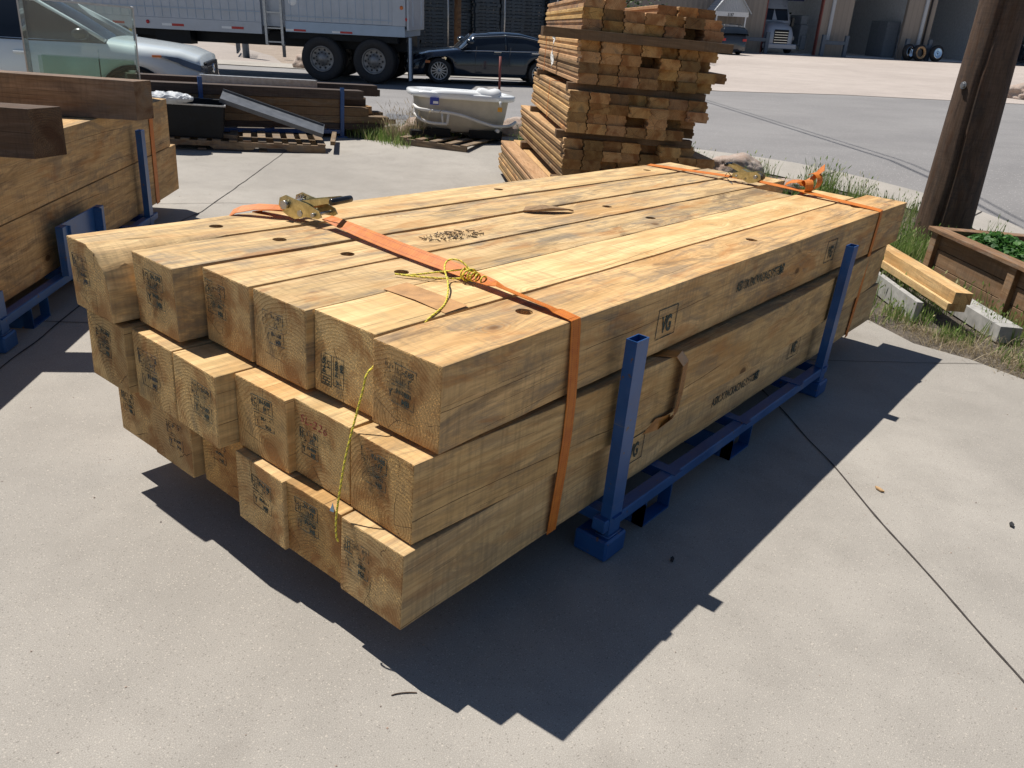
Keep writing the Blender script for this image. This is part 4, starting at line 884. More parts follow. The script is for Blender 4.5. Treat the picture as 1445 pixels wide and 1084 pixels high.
# ------------------------------------------------------------------ piled tongue and groove decking
AZS = 45.36
def SM(x, y, z, da=0): return T(4.57, 2.90, 0) @ RZ(AZS + da) @ T(x, y, z)      # x away along boards, -y across the ends
bw, bh = .168, .0845
prof = [(0, 0), (bw - .004, 0), (bw, .004), (bw, .026), (bw + .011, .030), (bw + .011, .052), (bw, .056), (bw, bh - .006), (bw - .006, bh), (.006, bh), (0, bh - .006), (0, .057), (.011, .053), (.011, .030), (0, .026)]
def board_mesh(L, sd):
    rnd = random.Random(sd); mb = MB(); mb.prism([(-a, b) for a, b in prof], 0, L, 'x'); me = bpy.data.meshes.new('decking_board'); me.from_pydata(mb.v, [], mb.f); me.materials.append(M['deck'])
    bm = bmesh.new(); bm.from_mesh(me); bmesh.ops.recalc_face_normals(bm, faces=bm.faces); bm.to_mesh(me); bm.free(); return me
BMS = [board_mesh(2.85 + .06 * k, k) for k in range(5)]
bund = [('lowest', .15, 4, -.14, 7, -.10, 2.0, .30), ('second from the bottom', .585, 4, -.06, 8, .05, 0, .0), ('middle', .955, 4, .03, 7.5, -.12, -1.5, -.02), ('upper', 1.345, 4, .0, 7.5, -.03, -.5, 0), ('topmost', 1.745, 3, -.02, 7, .03, -4.0, .02)]
bund = [('lowest', .125, 4, .22, 7, .08, 2.0), ('lower', .545, 4, .05, 7, .0, 1.), ('middle', .945, 4, .055, 7, -.02, -1.), ('second from the top', 1.345, 4, .0, 7, .0, -.5), ('topmost', 1.765, 3, .02, 7, .02, -2.0)]
rnd = random.Random(21)
for bi, (bn, z0, nl, yo, nb, xo, da) in enumerate(bund):
    for l in range(nl):
        nn = int(nb) + (1 if (bi, l) in ((3, 1), (1, 2)) else 0)
        for c in range(nn):
            if bi == 4 and l == 2 and c in (2, 3): continue
            j = rnd.uniform(-.012, .012); ex = xo + rnd.choice([0, .01, .02, .01, -.03, .04, .10 if c > 0 else .01, .28 if c > 2 else 0, .14 if c > 1 else 0, -.05 if c > 1 else 0]) + (.35 if bi == 4 and l == 2 and c > 2 else 0)
            if bi == 2 and l == 2 and c == 3: ex = -.10
            o = obj('decking_board', BMS[rnd.randrange(5)], SM(ex, yo - c * (bw + .0065) + rnd.uniform(0, .004) * (c == 0) - (.0 if l % 2 else .006), z0 + l * (bh + .0012), da))
            v = rnd.choice([.45, .65, .8, .9, 1.0, 1.05]); o.color = (v, v * rnd.uniform(.90, 1), v * rnd.uniform(.75, 1), rnd.choice([.0, .1, .3, .9]))
            tag(o, 'decking plank, %s from sunlit side, %s layer, %s bundle' % (ordn[c], ['lowest', 'second', 'third', 'uppermost'][l], bn), 'plank', 'decking planks in the tall pile')
    for x in ((.16, 2.35) if bi else (.35, 2.0)):
        zz = z0 - .072 if bi else .008
        me = beam_mesh('spacer_block', 1.24, .10, .070 if bi else .112, M['cedar'], 300 + bi * 3 + int(x), 0, seg=4)
        o = obj('spacer_block', me, SM(x, yo + .06, zz, da) @ RZ(-90)); o.color = (.9, .85, .8, .5)
        tag(o, 'brown spacer timber under the %s decking bundle, %s end' % (bn, 'camera' if x < 1 else 'far'), 'spacer', 'spacers in the decking pile')
me = beam_mesh('crosswise_beam', 1.62, .16, .074, M['cedar'], 77, 0, seg=4); 
o = obj('crosswise_beam', me, SM(.01, .34, 1.688, -1) @ RZ(-90)); o.color = (.8, .75, .7, .4); tag(o, 'dark board laid crosswise sticking out left below the topmost decking bundle', 'board')
st = MB()
for (x, zb, zt, yo) in ((2.0, 1.34, 1.69, .012), (1.2, .94, 1.29, .05)):
    st.ribbon([SM(x, yo + .004, zb) @ Vector(), SM(x, yo + .004, zt) @ Vector(), SM(x, yo - .02, zt + .002) @ Vector(), SM(x, yo - .5, zt + .002) @ Vector()], Matrix.Rotation(R(AZS), 3, 'Z') @ Vector((1, 0, 0)), .02, .002)
st.build('thin_strap', M['web'], label='thin orange strap round the upper decking bundles', cat='strap', recalc=False)
rg = MB(); rp_ = [(0, .03, 1.70), (-.01, .02, 1.66), (.02, .025, 1.55), (-.02, .02, 1.45), (.0, .02, 1.40)]
rg.ribbon([SM(1.35 + p[0], .012 + p[1], p[2]) @ Vector() for p in dense(rp_, 3)], [Matrix.Rotation(R(AZS + 15 * math.sin(i)), 3, 'Z') @ Vector((1, 0, .1)) for i in range(13)], .085, .004)
rg.build('white_rag', M['darkcloth'], label='white rag hanging from the sunlit side of the decking pile', cat='rag', recalc=False)
wr = MB(); wr.tube([SM(.15 + .05 * math.cos(a / 2), .245 + .02 * math.sin(a), .30 + .012 * a) @ Vector() for a in range(14)], .004, 5); wr.build('wire_tie', M['grip'], label='black wire twisted round the lowest decking bundle', cat='wire')
hs = MB(); hs.tube(sm([(5.05, 3.62, .02), (5.1, 3.72, .05), (5.2, 3.70, .06), (5.3, 3.6, .05), (5.38, 3.48, .015)]), .016, 8); hs.build('black_hose', M['rubber'], label='short black hose lying on the slab by the decking pile', cat='hose')
# ------------------------------------------------------------------ utility pole
pl_ = thing('utility_pole', 'thick brown creosoted utility pole with a long crack behind the planter', 'utility pole', upright(8.42, .50, -60, z=-.1))
def pole_mesh():
    mb = MB(); rings = []
    for j in range(80):
        z = j * .12; r = .285 - .052 * min(1, z / 2.2) - .008 * max(0, z - 2.2)
        ci = 33 + 2.2 * mnoise.noise(Vector((z * .9, 4, 0))) + .5 * z
        ring = []
        for i in range(96):
            a = 2 * math.pi * i / 96; dd = abs(i - ci * 96 / 80); g_ = 1 - .20 * max(0, 1 - dd / 1.3) * (1 if .15 < z < 7 else 0) + .018 * max(0, 1 - abs(dd - 2.5) / 2)
            rr_ = r * g_ * (1 + .012 * mnoise.noise(Vector((z * .6, math.cos(a) * 2, math.sin(a) * 2))) + .006 * mnoise.noise(Vector((z * .8, math.cos(a) * 14, math.sin(a) * 14))))
            ring.append(Vector((z, rr_ * math.cos(a), rr_ * math.sin(a))))
        rings.append(ring)
    loft(mb, rings, cap0=True, cap1=True); return mb
o = pole_mesh().build('pole_shaft', M['pole'], pl_); o.matrix_local = RY(-90) @ RZ(0); o.color = (1, 1, 1, .75)
bo = MB(); bo.tube([(0, -.27, 0), (0, .05, 0)], .011, 10); bo.tube([(0, -.275, 0), (0, -.262, 0)], .024, 6); bo.tube([(0, -.262, 0), (0, -.255, 0)], .036, 20); o = bo.build('bolt', M['steel'], pl_)
o.matrix_local = T(0, 0, 1.72) @ RZ(-60)
ca = MB().box(-.06, .06, -1.2, 1.2, 8.2, 8.32); ca.build('crossarm', M['cedar'], pl_)
W2_, W1_ = Vector((11.05, 5.88, 8.98)), Vector((16.81, 12.01, 9.14))
for k in range(2):
    o_ = Vector((.10, -.12, -.03)) * k; A, B = W2_ + (W1_ - W2_) * 2.6 + o_, W2_ - (W1_ - W2_) * 1.9 + o_ * 1.8; W_ = MB(); W_.tube([A.lerp(B, i / 30) - Vector((0, 0, .12 * math.sin(math.pi * i / 30))) for i in range(31)], .015 if k else .022, 6)
    W_.build('overhead_cable', M['rubber'], label=['thick', 'thin'][k] + ' overhead cable crossing above the street, its shadow on the asphalt', cat='cable', group='overhead cables')
# ------------------------------------------------------------------ planter
PA = math.degrees(math.atan2(-.67, -.74))   # long side runs towards the lower right of the photo
pt = thing('wooden_planter', 'brown wooden planter box with posts and cap rail beside the pole', 'planter', T(6.42, .22, 0) @ RZ(-138))
PL, PW, PH = 2.3, 1.5, .465     # local x along the front face, front face at y=0 (outward -y), box extends +y
def ps(n, mb, mt='cedar', col=(1, 1, 1, .6)): o = mb.build(n, M[mt], pt, bevel=.003); o.color = col; return o
for sgn_face in range(4):
    L = (PL, PW, PL, PW)[sgn_face]; Mf = (T(0, 0, 0), T(PL, 0, 0) @ RZ(90), T(PL, PW, 0) @ RZ(180), T(0, PW, 0) @ RZ(-90))[sgn_face]
    for k in range(3):
        h0 = .01 + k * .143; 
        ps('side_board', MB().box(.05, L - .05, .045, .080, h0, h0 + .138, Mf), col=(1.1, 1, .9, .3))
    nP = 3 if L > 2 else 2
    for i in range(nP):
        x = i * (L - .09) / (nP - 1)
        if sgn_face in (0, 2) or 0 < i < nP - 1: ps('corner_post', MB().box(x, x + .09, .0, .0445, 0, PH - .035, Mf), col=(1.3, 1.15, 1.0, .9))
    if sgn_face % 2 == 0: ps('cap_rail', MB().box(-.04, L + .04, -.025, .10, PH - .034, PH, Mf), col=(1.2, 1.05, .95, 1.))
    else: ps('cap_rail', MB().box(.10, L - .10, -.025, .10, PH - .034, PH, Mf), col=(1.2, 1.05, .95, 1.))
o = MB().box(.085, PL - .085, .085, PW - .085, .02, .37).build('soil', M['dirt'], pt)
lf = MB(); rnd = random.Random(9)
for k in range(1500):
    a = rnd.random() * 6.28; rr = rnd.random() ** .6; cx, cy = (.42, .36) if k % 3 else (.70, .48); x = cx + math.cos(a) * rr * .42; y = cy + math.sin(a) * rr * .26; x = max(.1, min(PL - .1, x)); y = max(.11, y); z = .37 + .15 * (1 - rr * rr) * rnd.uniform(.5, 1.1)
    s = rnd.uniform(.012, .028); Mx = T(x, y, z) @ Matrix.Rotation(rnd.random() * 6.28, 4, 'Z') @ Matrix.Rotation(rnd.uniform(-.9, .9), 4, 'X') @ Matrix.Rotation(rnd.uniform(-.9, .9), 4, 'Y')
    lf.add([Mx @ Vector(p) for p in ((-s, 0, 0), (-s * .4, s * .8, .003), (s * .7, s * .6, 0), (s, 0, -.002), (s * .6, -s * .7, 0), (-s * .5, -s * .7, .002))], [(0, 1, 2, 3, 4, 5)])
lf.build('plant_clump', M['leafy'], label='low clump of curly green leaves growing in the planter box', cat='plant', mat=T(6.42, .22, 0) @ RZ(-138), recalc=False)
# timbers on the ground by the planter
def gb(name, p0, p1, wd, h, z, mt, label, cat, col, grp=None, sd=1):
    d = Vector(p1) - Vector(p0); me = beam_mesh(name, d.length, wd, h, M[mt], sd, 0, (0, 0), .003, 8); o = obj(name, me, T(p0[0], p0[1], z) @ RZ(math.degrees(math.atan2(d.y, d.x)))); o.color = col; return tag(o, label, cat, grp)
gb('white_board', (5.03, -.72), (6.72, .66), .16, .12, 0, 'whitewash', 'whitish weathered board on the ground at the foot of the planter', 'board', (1, 1, 1, 1), sd=4)
gb('white_board', (4.95, -.12), (5.90, .62), .05, .155, 0, 'whitewash', 'grey board standing on edge under the two pale battens', 'board', (1, 1, 1, 1), sd=5)
gb('pale_batten', (4.93, -.36), (6.10, .58), .135, .055, .156, 'timber', 'pale yellow batten on the ground pile by the planter, lower of two', 'batten', (1, 1, .95, .3), 'pale battens', sd=6)
gb('pale_batten', (4.94, -.38), (6.12, .57), .13, .085, .2125, 'timber', 'pale yellow batten on the ground pile by the planter, upper of two', 'batten', (1.05, 1, .9, .3), 'pale battens', sd=7)
# ------------------------------------------------------------------ rocks
def boulder(x, y, sx, sy, sz, sd, label, az=0):
    bm = bmesh.new(); bmesh.ops.create_icosphere(bm, subdivisions=4, radius=1)
    for v in bm.verts:
        n = v.co.copy(); k = 1 + .28 * mnoise.noise(n * 1.3 + Vector((sd, 0, 0))) + .10 * mnoise.noise(n * 4 + Vector((0, sd, 0))) + .03 * mnoise.noise(n * 11)
        v.co = Vector((n.x * sx, n.y * sy, n.z * sz)) * k
        v.co.z = max(v.co.z, -sz * .45)
    me = bpy.data.meshes.new('boulder'); bm.to_mesh(me); bm.free(); me.materials.append(M['rock'])
    for p in me.polygons: p.use_smooth = True
    o = obj('boulder', me, T(x, y, hgt(x, y) + sz * .35) @ RZ(az)); tag(o, label, 'rock', 'boulders along the kerb'); return o
boulder(9.15, 3.30, .36, .22, .20, 3, 'large pink and white boulder behind the far end of the strapped stack', -45)
boulder(9.05, 2.50, .28, .16, .10, 9, 'flat pale pink boulder by the far orange strap knot', -45)
boulder(7.55, 7.75, .33, .24, .20, 5, 'rounded brown boulder between the far lumber pile and the bathtub', -40)
boulder(8.95, 6.95, .40, .25, .19, 8, 'grey pink boulder between the bathtub and the decking pile', -30)
boulder(7.15, 7.6, .10, .08, .06, 12, 'small pinkish stone at the foot of the far lumber pile')
o = boulder(14.35, 19.6, .45, .3, .30, 15, 'pink boulder on the verge behind the trailer wheels')
boulder(30.0, 3.2, 1.0, .6, .34, 17, 'low reddish rock at the lot edge right of the pole')
# ------------------------------------------------------------------ grass, weeds, straw
def blades(mb, x, y, n, rad, h0, h1, rnd, wd=.006, lean=.35, heads=False, z0=None):
    for k in range(n):
        a = rnd.random() * 6.283; rr = rad * rnd.random() ** .6; px, py = x + math.cos(a) * rr, y + math.sin(a) * rr; z = (hgt(px, py) if z0 is None else z0) - .015; h = rnd.uniform(h0, h1)
        b = rnd.random() * 6.283; l = lean * rnd.random() * h; dx, dy = math.cos(b) * l, math.sin(b) * l; c = rnd.random() * 6.283; wx, wy = math.cos(c) * wd / 2, math.sin(c) * wd / 2
        v = [(px - wx, py - wy, z), (px + wx, py + wy, z), (px + dx * .4 + wx * .8, py + dy * .4 + wy * .8, z + h * .55), (px + dx * .4 - wx * .8, py + dy * .4 - wy * .8, z + h * .55), (px + dx, py + dy, z + h)]
        mb.add(v, [(0, 1, 2, 3), (3, 2, 4)])
        if heads and rnd.random() < .35:
            q = Vector((px + dx, py + dy, z + h)); e = Vector((dx * .3, dy * .3, h * .16)); s = Vector((wx, wy, 0)) * 1.8
            mb.add([q - e * .2, q + e * .4 + s, q + e, q + e * .4 - s], [(0, 1, 2, 3)])
rnd = random.Random(11)
def inpoly(x, y, P):
    c = False
    for i in range(len(P)):
        x1, y1 = P[i]; x2, y2 = P[i - 1]
        if (y1 > y) != (y2 > y) and x < (x2 - x1) * (y - y1) / (y2 - y1) + x1: c = not c
    return c
strip_poly = slab_far[2:14] + gut_in[1:11][::-1]
def inbox(x, y):    # keep the planter and its timbers free
    v = (T(6.42, .22, 0) @ RZ(-138)).inverted() @ Vector((x, y, 0)); return -.05 < v.x < PL + .05 and -.03 < v.y < PW + .05
G = MB(); S_ = MB()
for k in range(900):
    x = rnd.uniform(4.2, 10.4); y = rnd.uniform(-2.5, 8.6)
    if not inpoly(x, y, strip_poly) or inbox(x, y): continue
    d = mnoise.noise(Vector((x * 1.1, y * 1.1, 2)))
    if d < .0 and x > 6: continue
    near = x < 5.2
    if near and d < -.02: continue
    if x < 4.75 and y < .3 and rnd.random() < .6: continue
    blades(G, x, y, 26, .16, .04 if near else .10, .12 if near else .24, rnd, .007 if near else .009, .6 if near else .4, heads=not near)
for k in range(60):    # fringe of straw and weeds on the slab edge
    t = rnd.random(); p = Vector((4.28, -1.2)).lerp(Vector((4.75, .25)), t); blades(S_, p.x + rnd.uniform(-.03, .32), p.y + rnd.uniform(-.1, .1), 22, .12, .02, .07, rnd, .004, 2.2)
for (x, y, n, r, a, b) in ((4.72, .28, 120, .14, .10, .26), (5.3, .55, 260, .3, .10, .30), (5.0, -.05, 160, .18, .06, .16), (4.78, -.42, 150, .15, .04, .12), (5.25, -.72, 200, .25, .06, .2), (5.75, -.15, 120, .12, .08, .2), (5.45, -.45, 90, .1, .08, .18), (7.0, .9, 900, .5, .12, .30), (8.0, 1.4, 700, .5, .12, .32), (6.6, 1.2, 500, .5, .10, .28), (6.0, .55, 400, .35, .08, .22), (7.3, .5, 400, .3, .10, .28), (9.2, 2.15, 260, .26, .2, .42), (9.3, 1.7, 120, .2, .15, .32), (9.3, 3.1, 90, .3, .12, .28), (9.1, 4.0, 60, .3, .12, .26), (8.5, 6.3, 100, .3, .12, .26), (8.4, .9, 120, .3, .15, .32), (4.6, -.9, 80, .15, .03, .1)):
    blades(G, x, y, n, r, a, b, rnd, .008, .45, heads=True)
for k in range(150): blades(G, rnd.uniform(6.6, 7.8), rnd.uniform(7.2, 8.3), 12, .14, .06, .18, rnd, .01, .6)
for (x, y) in ((7.0, 7.75), (7.2, 7.5), (7.7, 8.0)): blades(S_, x, y, 130, .2, .25, .48, rnd, .006, .7, heads=True)
for k in range(90): blades(S_, rnd.uniform(4.45, 5.1), rnd.uniform(-1.4, -.4), 10, .12, .02, .10, rnd, .004, 2.5)
G.build('weeds', M['grass'], kind='stuff', recalc=False, label='green weeds and seeding grass on the strip beside the kerb', cat='grass')
S_.build('dead_grass', M['straw'], kind='stuff', recalc=False, label='dry straw and dead grass along the slab edge', cat='dead grass')
F_ = MB()
for k in range(420):
    x = rnd.uniform(13, 24); y = rnd.uniform(11, 24)
    if inpoly(x, y, [(19.8, 12), (16.9, 17.5), (15.0, 20.5), (17.1, 21.2), (20, 18.5), (24, 16.5)]): blades(F_, x, y, 10, .4, .05, .16, rnd, .02, .8)
F_.build('verge_grass', M['straw'], kind='stuff', recalc=False, label='thin dry grass on the verge below the chain-link fence', cat='grass')
gr_ = MB(); rnd = random.Random(8)
for k in range(900):
    x = rnd.uniform(-1.5, 6.5); y = rnd.uniform(-4, 8)
    if x > 4.1 and y < 3: continue
    q_ = rnd.uniform(.0015, .0045) * (1 + 2.5 * (rnd.random() < .03)); a_ = rnd.random() * 6
    gr_.add([(x + q_ * math.cos(a_ + b_) * rnd.uniform(.7, 1.2), y + q_ * math.sin(a_ + b_), .001) for b_ in (0, 1.6, 3.1, 4.7)] + [(x, y, q_ * rnd.uniform(.6, 1.3))], [(0, 1, 4), (1, 2, 4), (2, 3, 4), (3, 0, 4)])
gr_.build('grit', M['rock'], kind='stuff', label='loose grit and tiny stones scattered over the concrete slab', cat='grit')
# litter on the slab
def chip(x, y, s, mt, label, cat, az=0): MB().prism([(-s, -.3 * s), (.2 * s, -.42 * s), (s, 0), (.3 * s, .4 * s), (-.7 * s, .3 * s)], 0, .006, 'z').build('litter_chip', M[mt], label=label, cat=cat, mat=T(x, y, .004) @ RZ(az), group='litter on the slab')
chip(.972, -.284, .016, 'rubber', 'small black chip in the shadow below the blue post', 'litter', 20)
chip(2.121, -.685, .024, 'deck', 'tan wood chip on the sunlit slab right of the stack', 'litter', 60)
chip(2.263, -1.186, .022, 'rubber', 'dark curled scrap near the right photo edge', 'litter', 10)
MB().tube(sm([(-.168, -.035, .002), (-.152, -.043, .003), (-.13, -.060, .003), (-.112, -.078, .002)]), .0018, 5).build('twig', M['pole'], label='small dark twig at the edge of the stack shadow', cat='twig')
# ------------------------------------------------------------------ vehicles
def wheel(parent, x, y, r, w_, rimr, n, mt='rim', side=1, name='wheel', dull=False, z=None):
    z = r if z is None else z
    wr = thing(name, None, None); wr.parent = parent; wr.matrix_local = T(x, y, z)
    t = MB(); t.lathe([(-w_ / 2, rimr), (-w_ / 2, r * .93), (-w_ * .40, r * .985), (-w_ * .25, r), (w_ * .25, r), (w_ * .40, r * .985), (w_ / 2, r * .93), (w_ / 2, rimr), (w_ * .3, rimr * .98), (-w_ * .3, rimr * .98), (-w_ / 2, rimr)], 40); o = t.build('tyre', M['rubber'], wr)
    m_ = MB(); s = side; f = w_ / 2 * s
    m_.lathe([(f - .012 * s, rimr * 1.0), (f, rimr * .98), (f - .02 * s, rimr * .90), (f - .06 * s, rimr * .86)], 40)
    if dull:
        m_.lathe([(f - .06 * s, rimr * .86), (f - .075 * s, rimr * .62)], 40)
        m_.lathe([(f - .075 * s, rimr * .62), (f - .055 * s, rimr * .42), (f - .03 * s, rimr * .38), (f - .02 * s, rimr * .0)], 32)
        o = m_.build('rim', M['rimdull'], wr)
        h = MB()
        for k in range(10):
            a = 2 * math.pi * k / 10; h.tube([(rimr * .72 * math.cos(a), f - .070 * s, rimr * .72 * math.sin(a)), (rimr * .72 * math.cos(a), f - .062 * s, rimr * .72 * math.sin(a))], rimr * .09, 10)
            h.tube([(rimr * .50 * math.cos(a + .3), f - .06 * s, rimr * .50 * math.sin(a + .3)), (rimr * .50 * math.cos(a + .3), f - .035 * s, rimr * .50 * math.sin(a + .3))], rimr * .05, 6, 0)
        h.build('hand_holes', M['rubber'], wr)
    else:
        for k in range(n):
            a = 360 * k / n
            m_.prism([(rimr * .12, -rimr * .05), (rimr * .92, -rimr * .085), (rimr * .92, rimr * .02), (rimr * .12, rimr * .05)], f - .045 * s, f - .018 * s, 'y', RY(a))
        m_.lathe([(f - .05 * s, rimr * .2), (f - .012 * s, rimr * .17), (f - .01 * s, 0)], 20); m_.build('rim', M[mt], wr)
        b = MB(); b.lathe([(f - .07 * s, rimr * .9), (f - .07 * s, 0)], 24); b.build('brake_disc', M['rubber'], wr)
    return wr
def car(label, Mw, L, W, H, wb, wr_, paint, kind='sedan', group=None, kz=1.):
    """local origin: ground below the centre of the front axle, X forward, +Y the side we see"""
    root = thing('parked_car', label, 'car', Mw, group); hw = W / 2
    fo = .86 if kind == 'sedan' else .90; ro = L - wb - fo
    if kind == 'sedan':
        up = [(fo, .50), (fo - .05, .66), (fo - .28, .76), (.2, .88), (-.45, .96), (-.75, .98), (-wb + .05, 1.02), (-wb - ro * .5, 1.04), (-wb - ro + .05, 1.0), (-wb - ro, .62)]
        gh_ = [(-.58, .975, .975), (-.95, .99, 1.20), (-1.35, 1.0, H - .03), (-1.75, 1.0, H), (-2.2, 1.01, H - .015), (-2.62, 1.02, H - .10), (-3.05, 1.03, 1.05)]
    else:
        up = [(fo, .55), (fo - .03, .92), (fo - .30, 1.02), (.1, 1.08), (-.35, 1.13), (-.7, 1.13), (-wb + .1, 1.16), (-wb - ro + .1, 1.16), (-wb - ro, .70)]
        gh_ = [(-.30, 1.12, 1.12), (-.70, 1.13, 1.36), (-1.15, 1.13, H - .06), (-1.7, 1.14, H), (-2.9, 1.15, H - .03), (-3.35, 1.15, H - .12), (-3.65, 1.16, 1.20)]
    up = [(a, b * kz) for a, b in up]; gh_ = [(a, b * kz, (c if c > H - .2 else c * kz)) for a, b, c in gh_]
    def top(x):
        for (a, za), (b, zb) in zip(up[:-1], up[1:]):
            if b <= x <= a: return za + (zb - za) * (a - x) / (a - b) if a != b else za
        return up[0][1] if x > up[0][0] else up[-1][1]
    xs_ = []; x = fo
    while x > -wb - ro: xs_.append(x); x -= .045
    xs_.append(-wb - ro); gc = .20
    def hwid(x):
        t = max(0, (x - (fo - .75)) / .75); t2 = max(0, (-wb - ro + .7 - x) / .7); return hw * (1 - .20 * t ** 2.2 - .12 * t2 ** 2)
    def arch(x):
        z = gc
        for c in (0, -wb):
            d = abs(x - c); R_ = wr_ + .065
            if d < R_: z = max(z, wr_ + math.sqrt(R_ * R_ - d * d) - .0)
        if x > fo - .12: z = max(z, .24)
        return z
    rings = []
    for x in xs_:
        h = hwid(x); zt_ = top(x); zb = arch(x); zs = zt_ - .09; ring = []
        zb_ = min(zb, zs - .06)
        half = [(h * .93, zb_), (h * .985, zb_ + (zs - zb_) * .18), (h, zb_ + (zs - zb_) * .45), (h * .985, zb_ + (zs - zb_) * .75), (h * .955, zs), (h * .90, zt_ - .025), (h * .78, zt_), (h * .4, zt_ + .018), (0, zt_ + .024)]
        ring = [Vector((x, y, z)) for y, z in half] + [Vector((x, -y, z)) for y, z in half[-2::-1]] + [Vector((x, -h * .6, zb_ + .0)), Vector((x, h * .6, zb_))]
        rings.append(ring)
    mb = MB(); loft(mb, rings, cap0=True, cap1=True); mb.build('body', M[paint], root)
    # dark underside and arch liners
    MB().box(-wb - ro + .15, fo - .15, -hw * .8, hw * .8, .19, .5).build('underbody', M['rubber'], root)
    # greenhouse
    rg = []; 
    for (x, z0, z1) in gh_:
        wb_ = hw * .90; wt = hw * .66 if kind == 'sedan' else hw * .72; f = (z1 - z0) / (H - z0 + 1e-6); w1 = wb_ + (wt - wb_) * f
        rg.append([Vector((x, wb_, z0 - .03)), Vector((x, w1 + .03, z0 + (z1 - z0) * .85)), Vector((x, w1 - .06, z1)), Vector((x, 0, z1 + .02)), Vector((x, -w1 + .06, z1)), Vector((x, -w1 - .03, z0 + (z1 - z0) * .85)), Vector((x, -wb_, z0 - .03))])
    mb = MB(); loft(mb, rg, closed=False); mb.build('window_glass', M['carglass'], root)
    # roof skin and pillars
    mb = MB()
    rr = [[p + Vector((0, 0, .008)) + (Vector((0, .006, 0)) if i < 2 else Vector((0, -.006, 0)) if i > 2 else Vector()) for i, p in enumerate(r_[1:6])] for r_ in rg[2:6]]
    rr = [[p for p in (r_[0] * .25 + r_[1] * .75, r_[1], r_[2], r_[3], r_[4] * .25 + r_[3] * .75)] for r_ in rr]
    loft(mb, rr, closed=False)
    for s in (1, -1):
        def sp(r_, k, t): a, b = (r_[0], r_[1]) if s > 0 else (r_[6], r_[5]); c = (r_[2] if s > 0 else r_[4]); return a.lerp(b, t) if k == 0 else b.lerp(c, t)
        mb.tube([sp(rg[0], 0, .9) + Vector((0, .0, .0)), sp(rg[1], 1, .4), sp(rg[2], 1, .5), sp(rg[3], 1, .5), sp(rg[4], 1, .5), sp(rg[5], 1, .4), sp(rg[6], 0, .9)], .028, 8)
        bx = [rg[3], rg[5]] if kind == 'sedan' else [rg[3], rg[4]]
        for q in bx[:1]: mb.tube([sp(q, 0, 0) + Vector((.0, 0, .02)), sp(q, 0, 1), sp(q, 1, .6)], .022, 6)
    mb.build('roof', M[paint], root)
    if kind != 'sedan':
        for s in (1, -1): MB().tube([(-1.2, s * hw * .62, H + .0), (-1.25, s * hw * .62, H + .05), (-2.9, s * hw * .62, H + .03), (-2.95, s * hw * .62, H - .02)], .018, 6).build('roof_rail', M['grip'], root)
    for s in (1, -1):
        tr_ = MB(); P = [Vector((x, s * (hw * .905 + .006), z - .035)) for (x, z, _) in gh_]; tr_.tube(P, .011, 6)
        if kind == 'sedan':
            tr_.tube([p.lerp(q, .02) for p, q in zip([(r_[1] if s > 0 else r_[5]) + Vector((0, s * .012, .01)) for r_ in rg], [(r_[1] if s > 0 else r_[5]) for r_ in rg])], .010, 6)
        tr_.build('window_trim', M['chrome' if kind == 'sedan' else 'grip'], root)
        mr = MB(); bm = [Vector((-.78 if kind == 'sedan' else -.55, s * (hw + .10), (1.04 if kind == 'sedan' else 1.20)))]; c = bm[0]
        loft(mr, [[c + Vector((.11 * q * math.cos(a), .11 * s * t, .075 * q * math.sin(a))) for a in [2 * math.pi * i / 12 for i in range(12)]] for t, q in ((-1.0, .35), (-.6, .75), (0, 1), (.6, .9), (.9, .4))], cap0=True, cap1=True); mr.build('mirror', M[paint] if kind == 'sedan' else M['grip'], root)
        for x in ((-1.62, -2.62) if kind == 'sedan' else (-1.45, -2.35)): MB().box(x, x + .20, s * hw * .985, s * (hw * .985 + .035), .80 if kind == 'sedan' else .93, .83 if kind == 'sedan' else .96).build('door_handle', M['chrome'] if kind == 'sedan' else M[paint], root, bevel=.005)
        for x in ((-.95, -1.85, -2.75) if kind == 'sedan' else (-.75, -1.75, -2.65)):
            dl = MB(); dl.tube([(x, s * hw * .987, .34), (x + .02, s * hw * 1.0, .6), (x - .02, s * hw * .965, .93)], .004, 5); dl.build('door_gap', M['rubber'], root)
        hl = MB(); st_ = [fo - .52 + .49 * q / 9 for q in range(10)] if kind != 'sedan' else [fo - .46 + .44 * q / 9 for q in range(10)]; vs_ = []
        for q, x in enumerate(st_):
            h = hwid(x); zs = top(x) - .085; dp = .015 + .065 * min(1, q / 5)
            vs_ += [Vector((x, s * (h * .965 + .010), zs)), Vector((x, s * (h * .985 + .012), zs - dp)), Vector((x, s * (h * .985 - .03), zs - dp)), Vector((x, s * (h * .965 - .03), zs))]
        xe = fo + .012; h = hwid(fo); zs = top(fo) - .085 if kind == 'sedan' else top(fo - .03) - .10
        vs_ += [Vector((xe, s * h * .62, zs)), Vector((xe, s * h * .62, zs - .11)), Vector((xe - .05, s * h * .62, zs - .11)), Vector((xe - .05, s * h * .62, zs))]
        fs_ = [(0, 1, 2, 3), (40, 43, 42, 41)]
        for q in range(10):
            for a_, b_ in ((0, 1), (1, 2), (2, 3), (3, 0)): fs_.append((4 * q + a_, 4 * q + b_, 4 * q + 4 + b_, 4 * q + 4 + a_))
        hl.add(vs_, fs_)
        hl.build('headlight', M['headlamp'], root)
        if kind == 'sedan': MB().tube([(fo - .08, s * hw * .78, .60), (fo - .05, s * hw * .76, .50), (fo - .06, s * hw * .74, .36), (fo + .0, s * hw * .60, .33)], .018, 6).build('daylight_strip', M['white'], root)
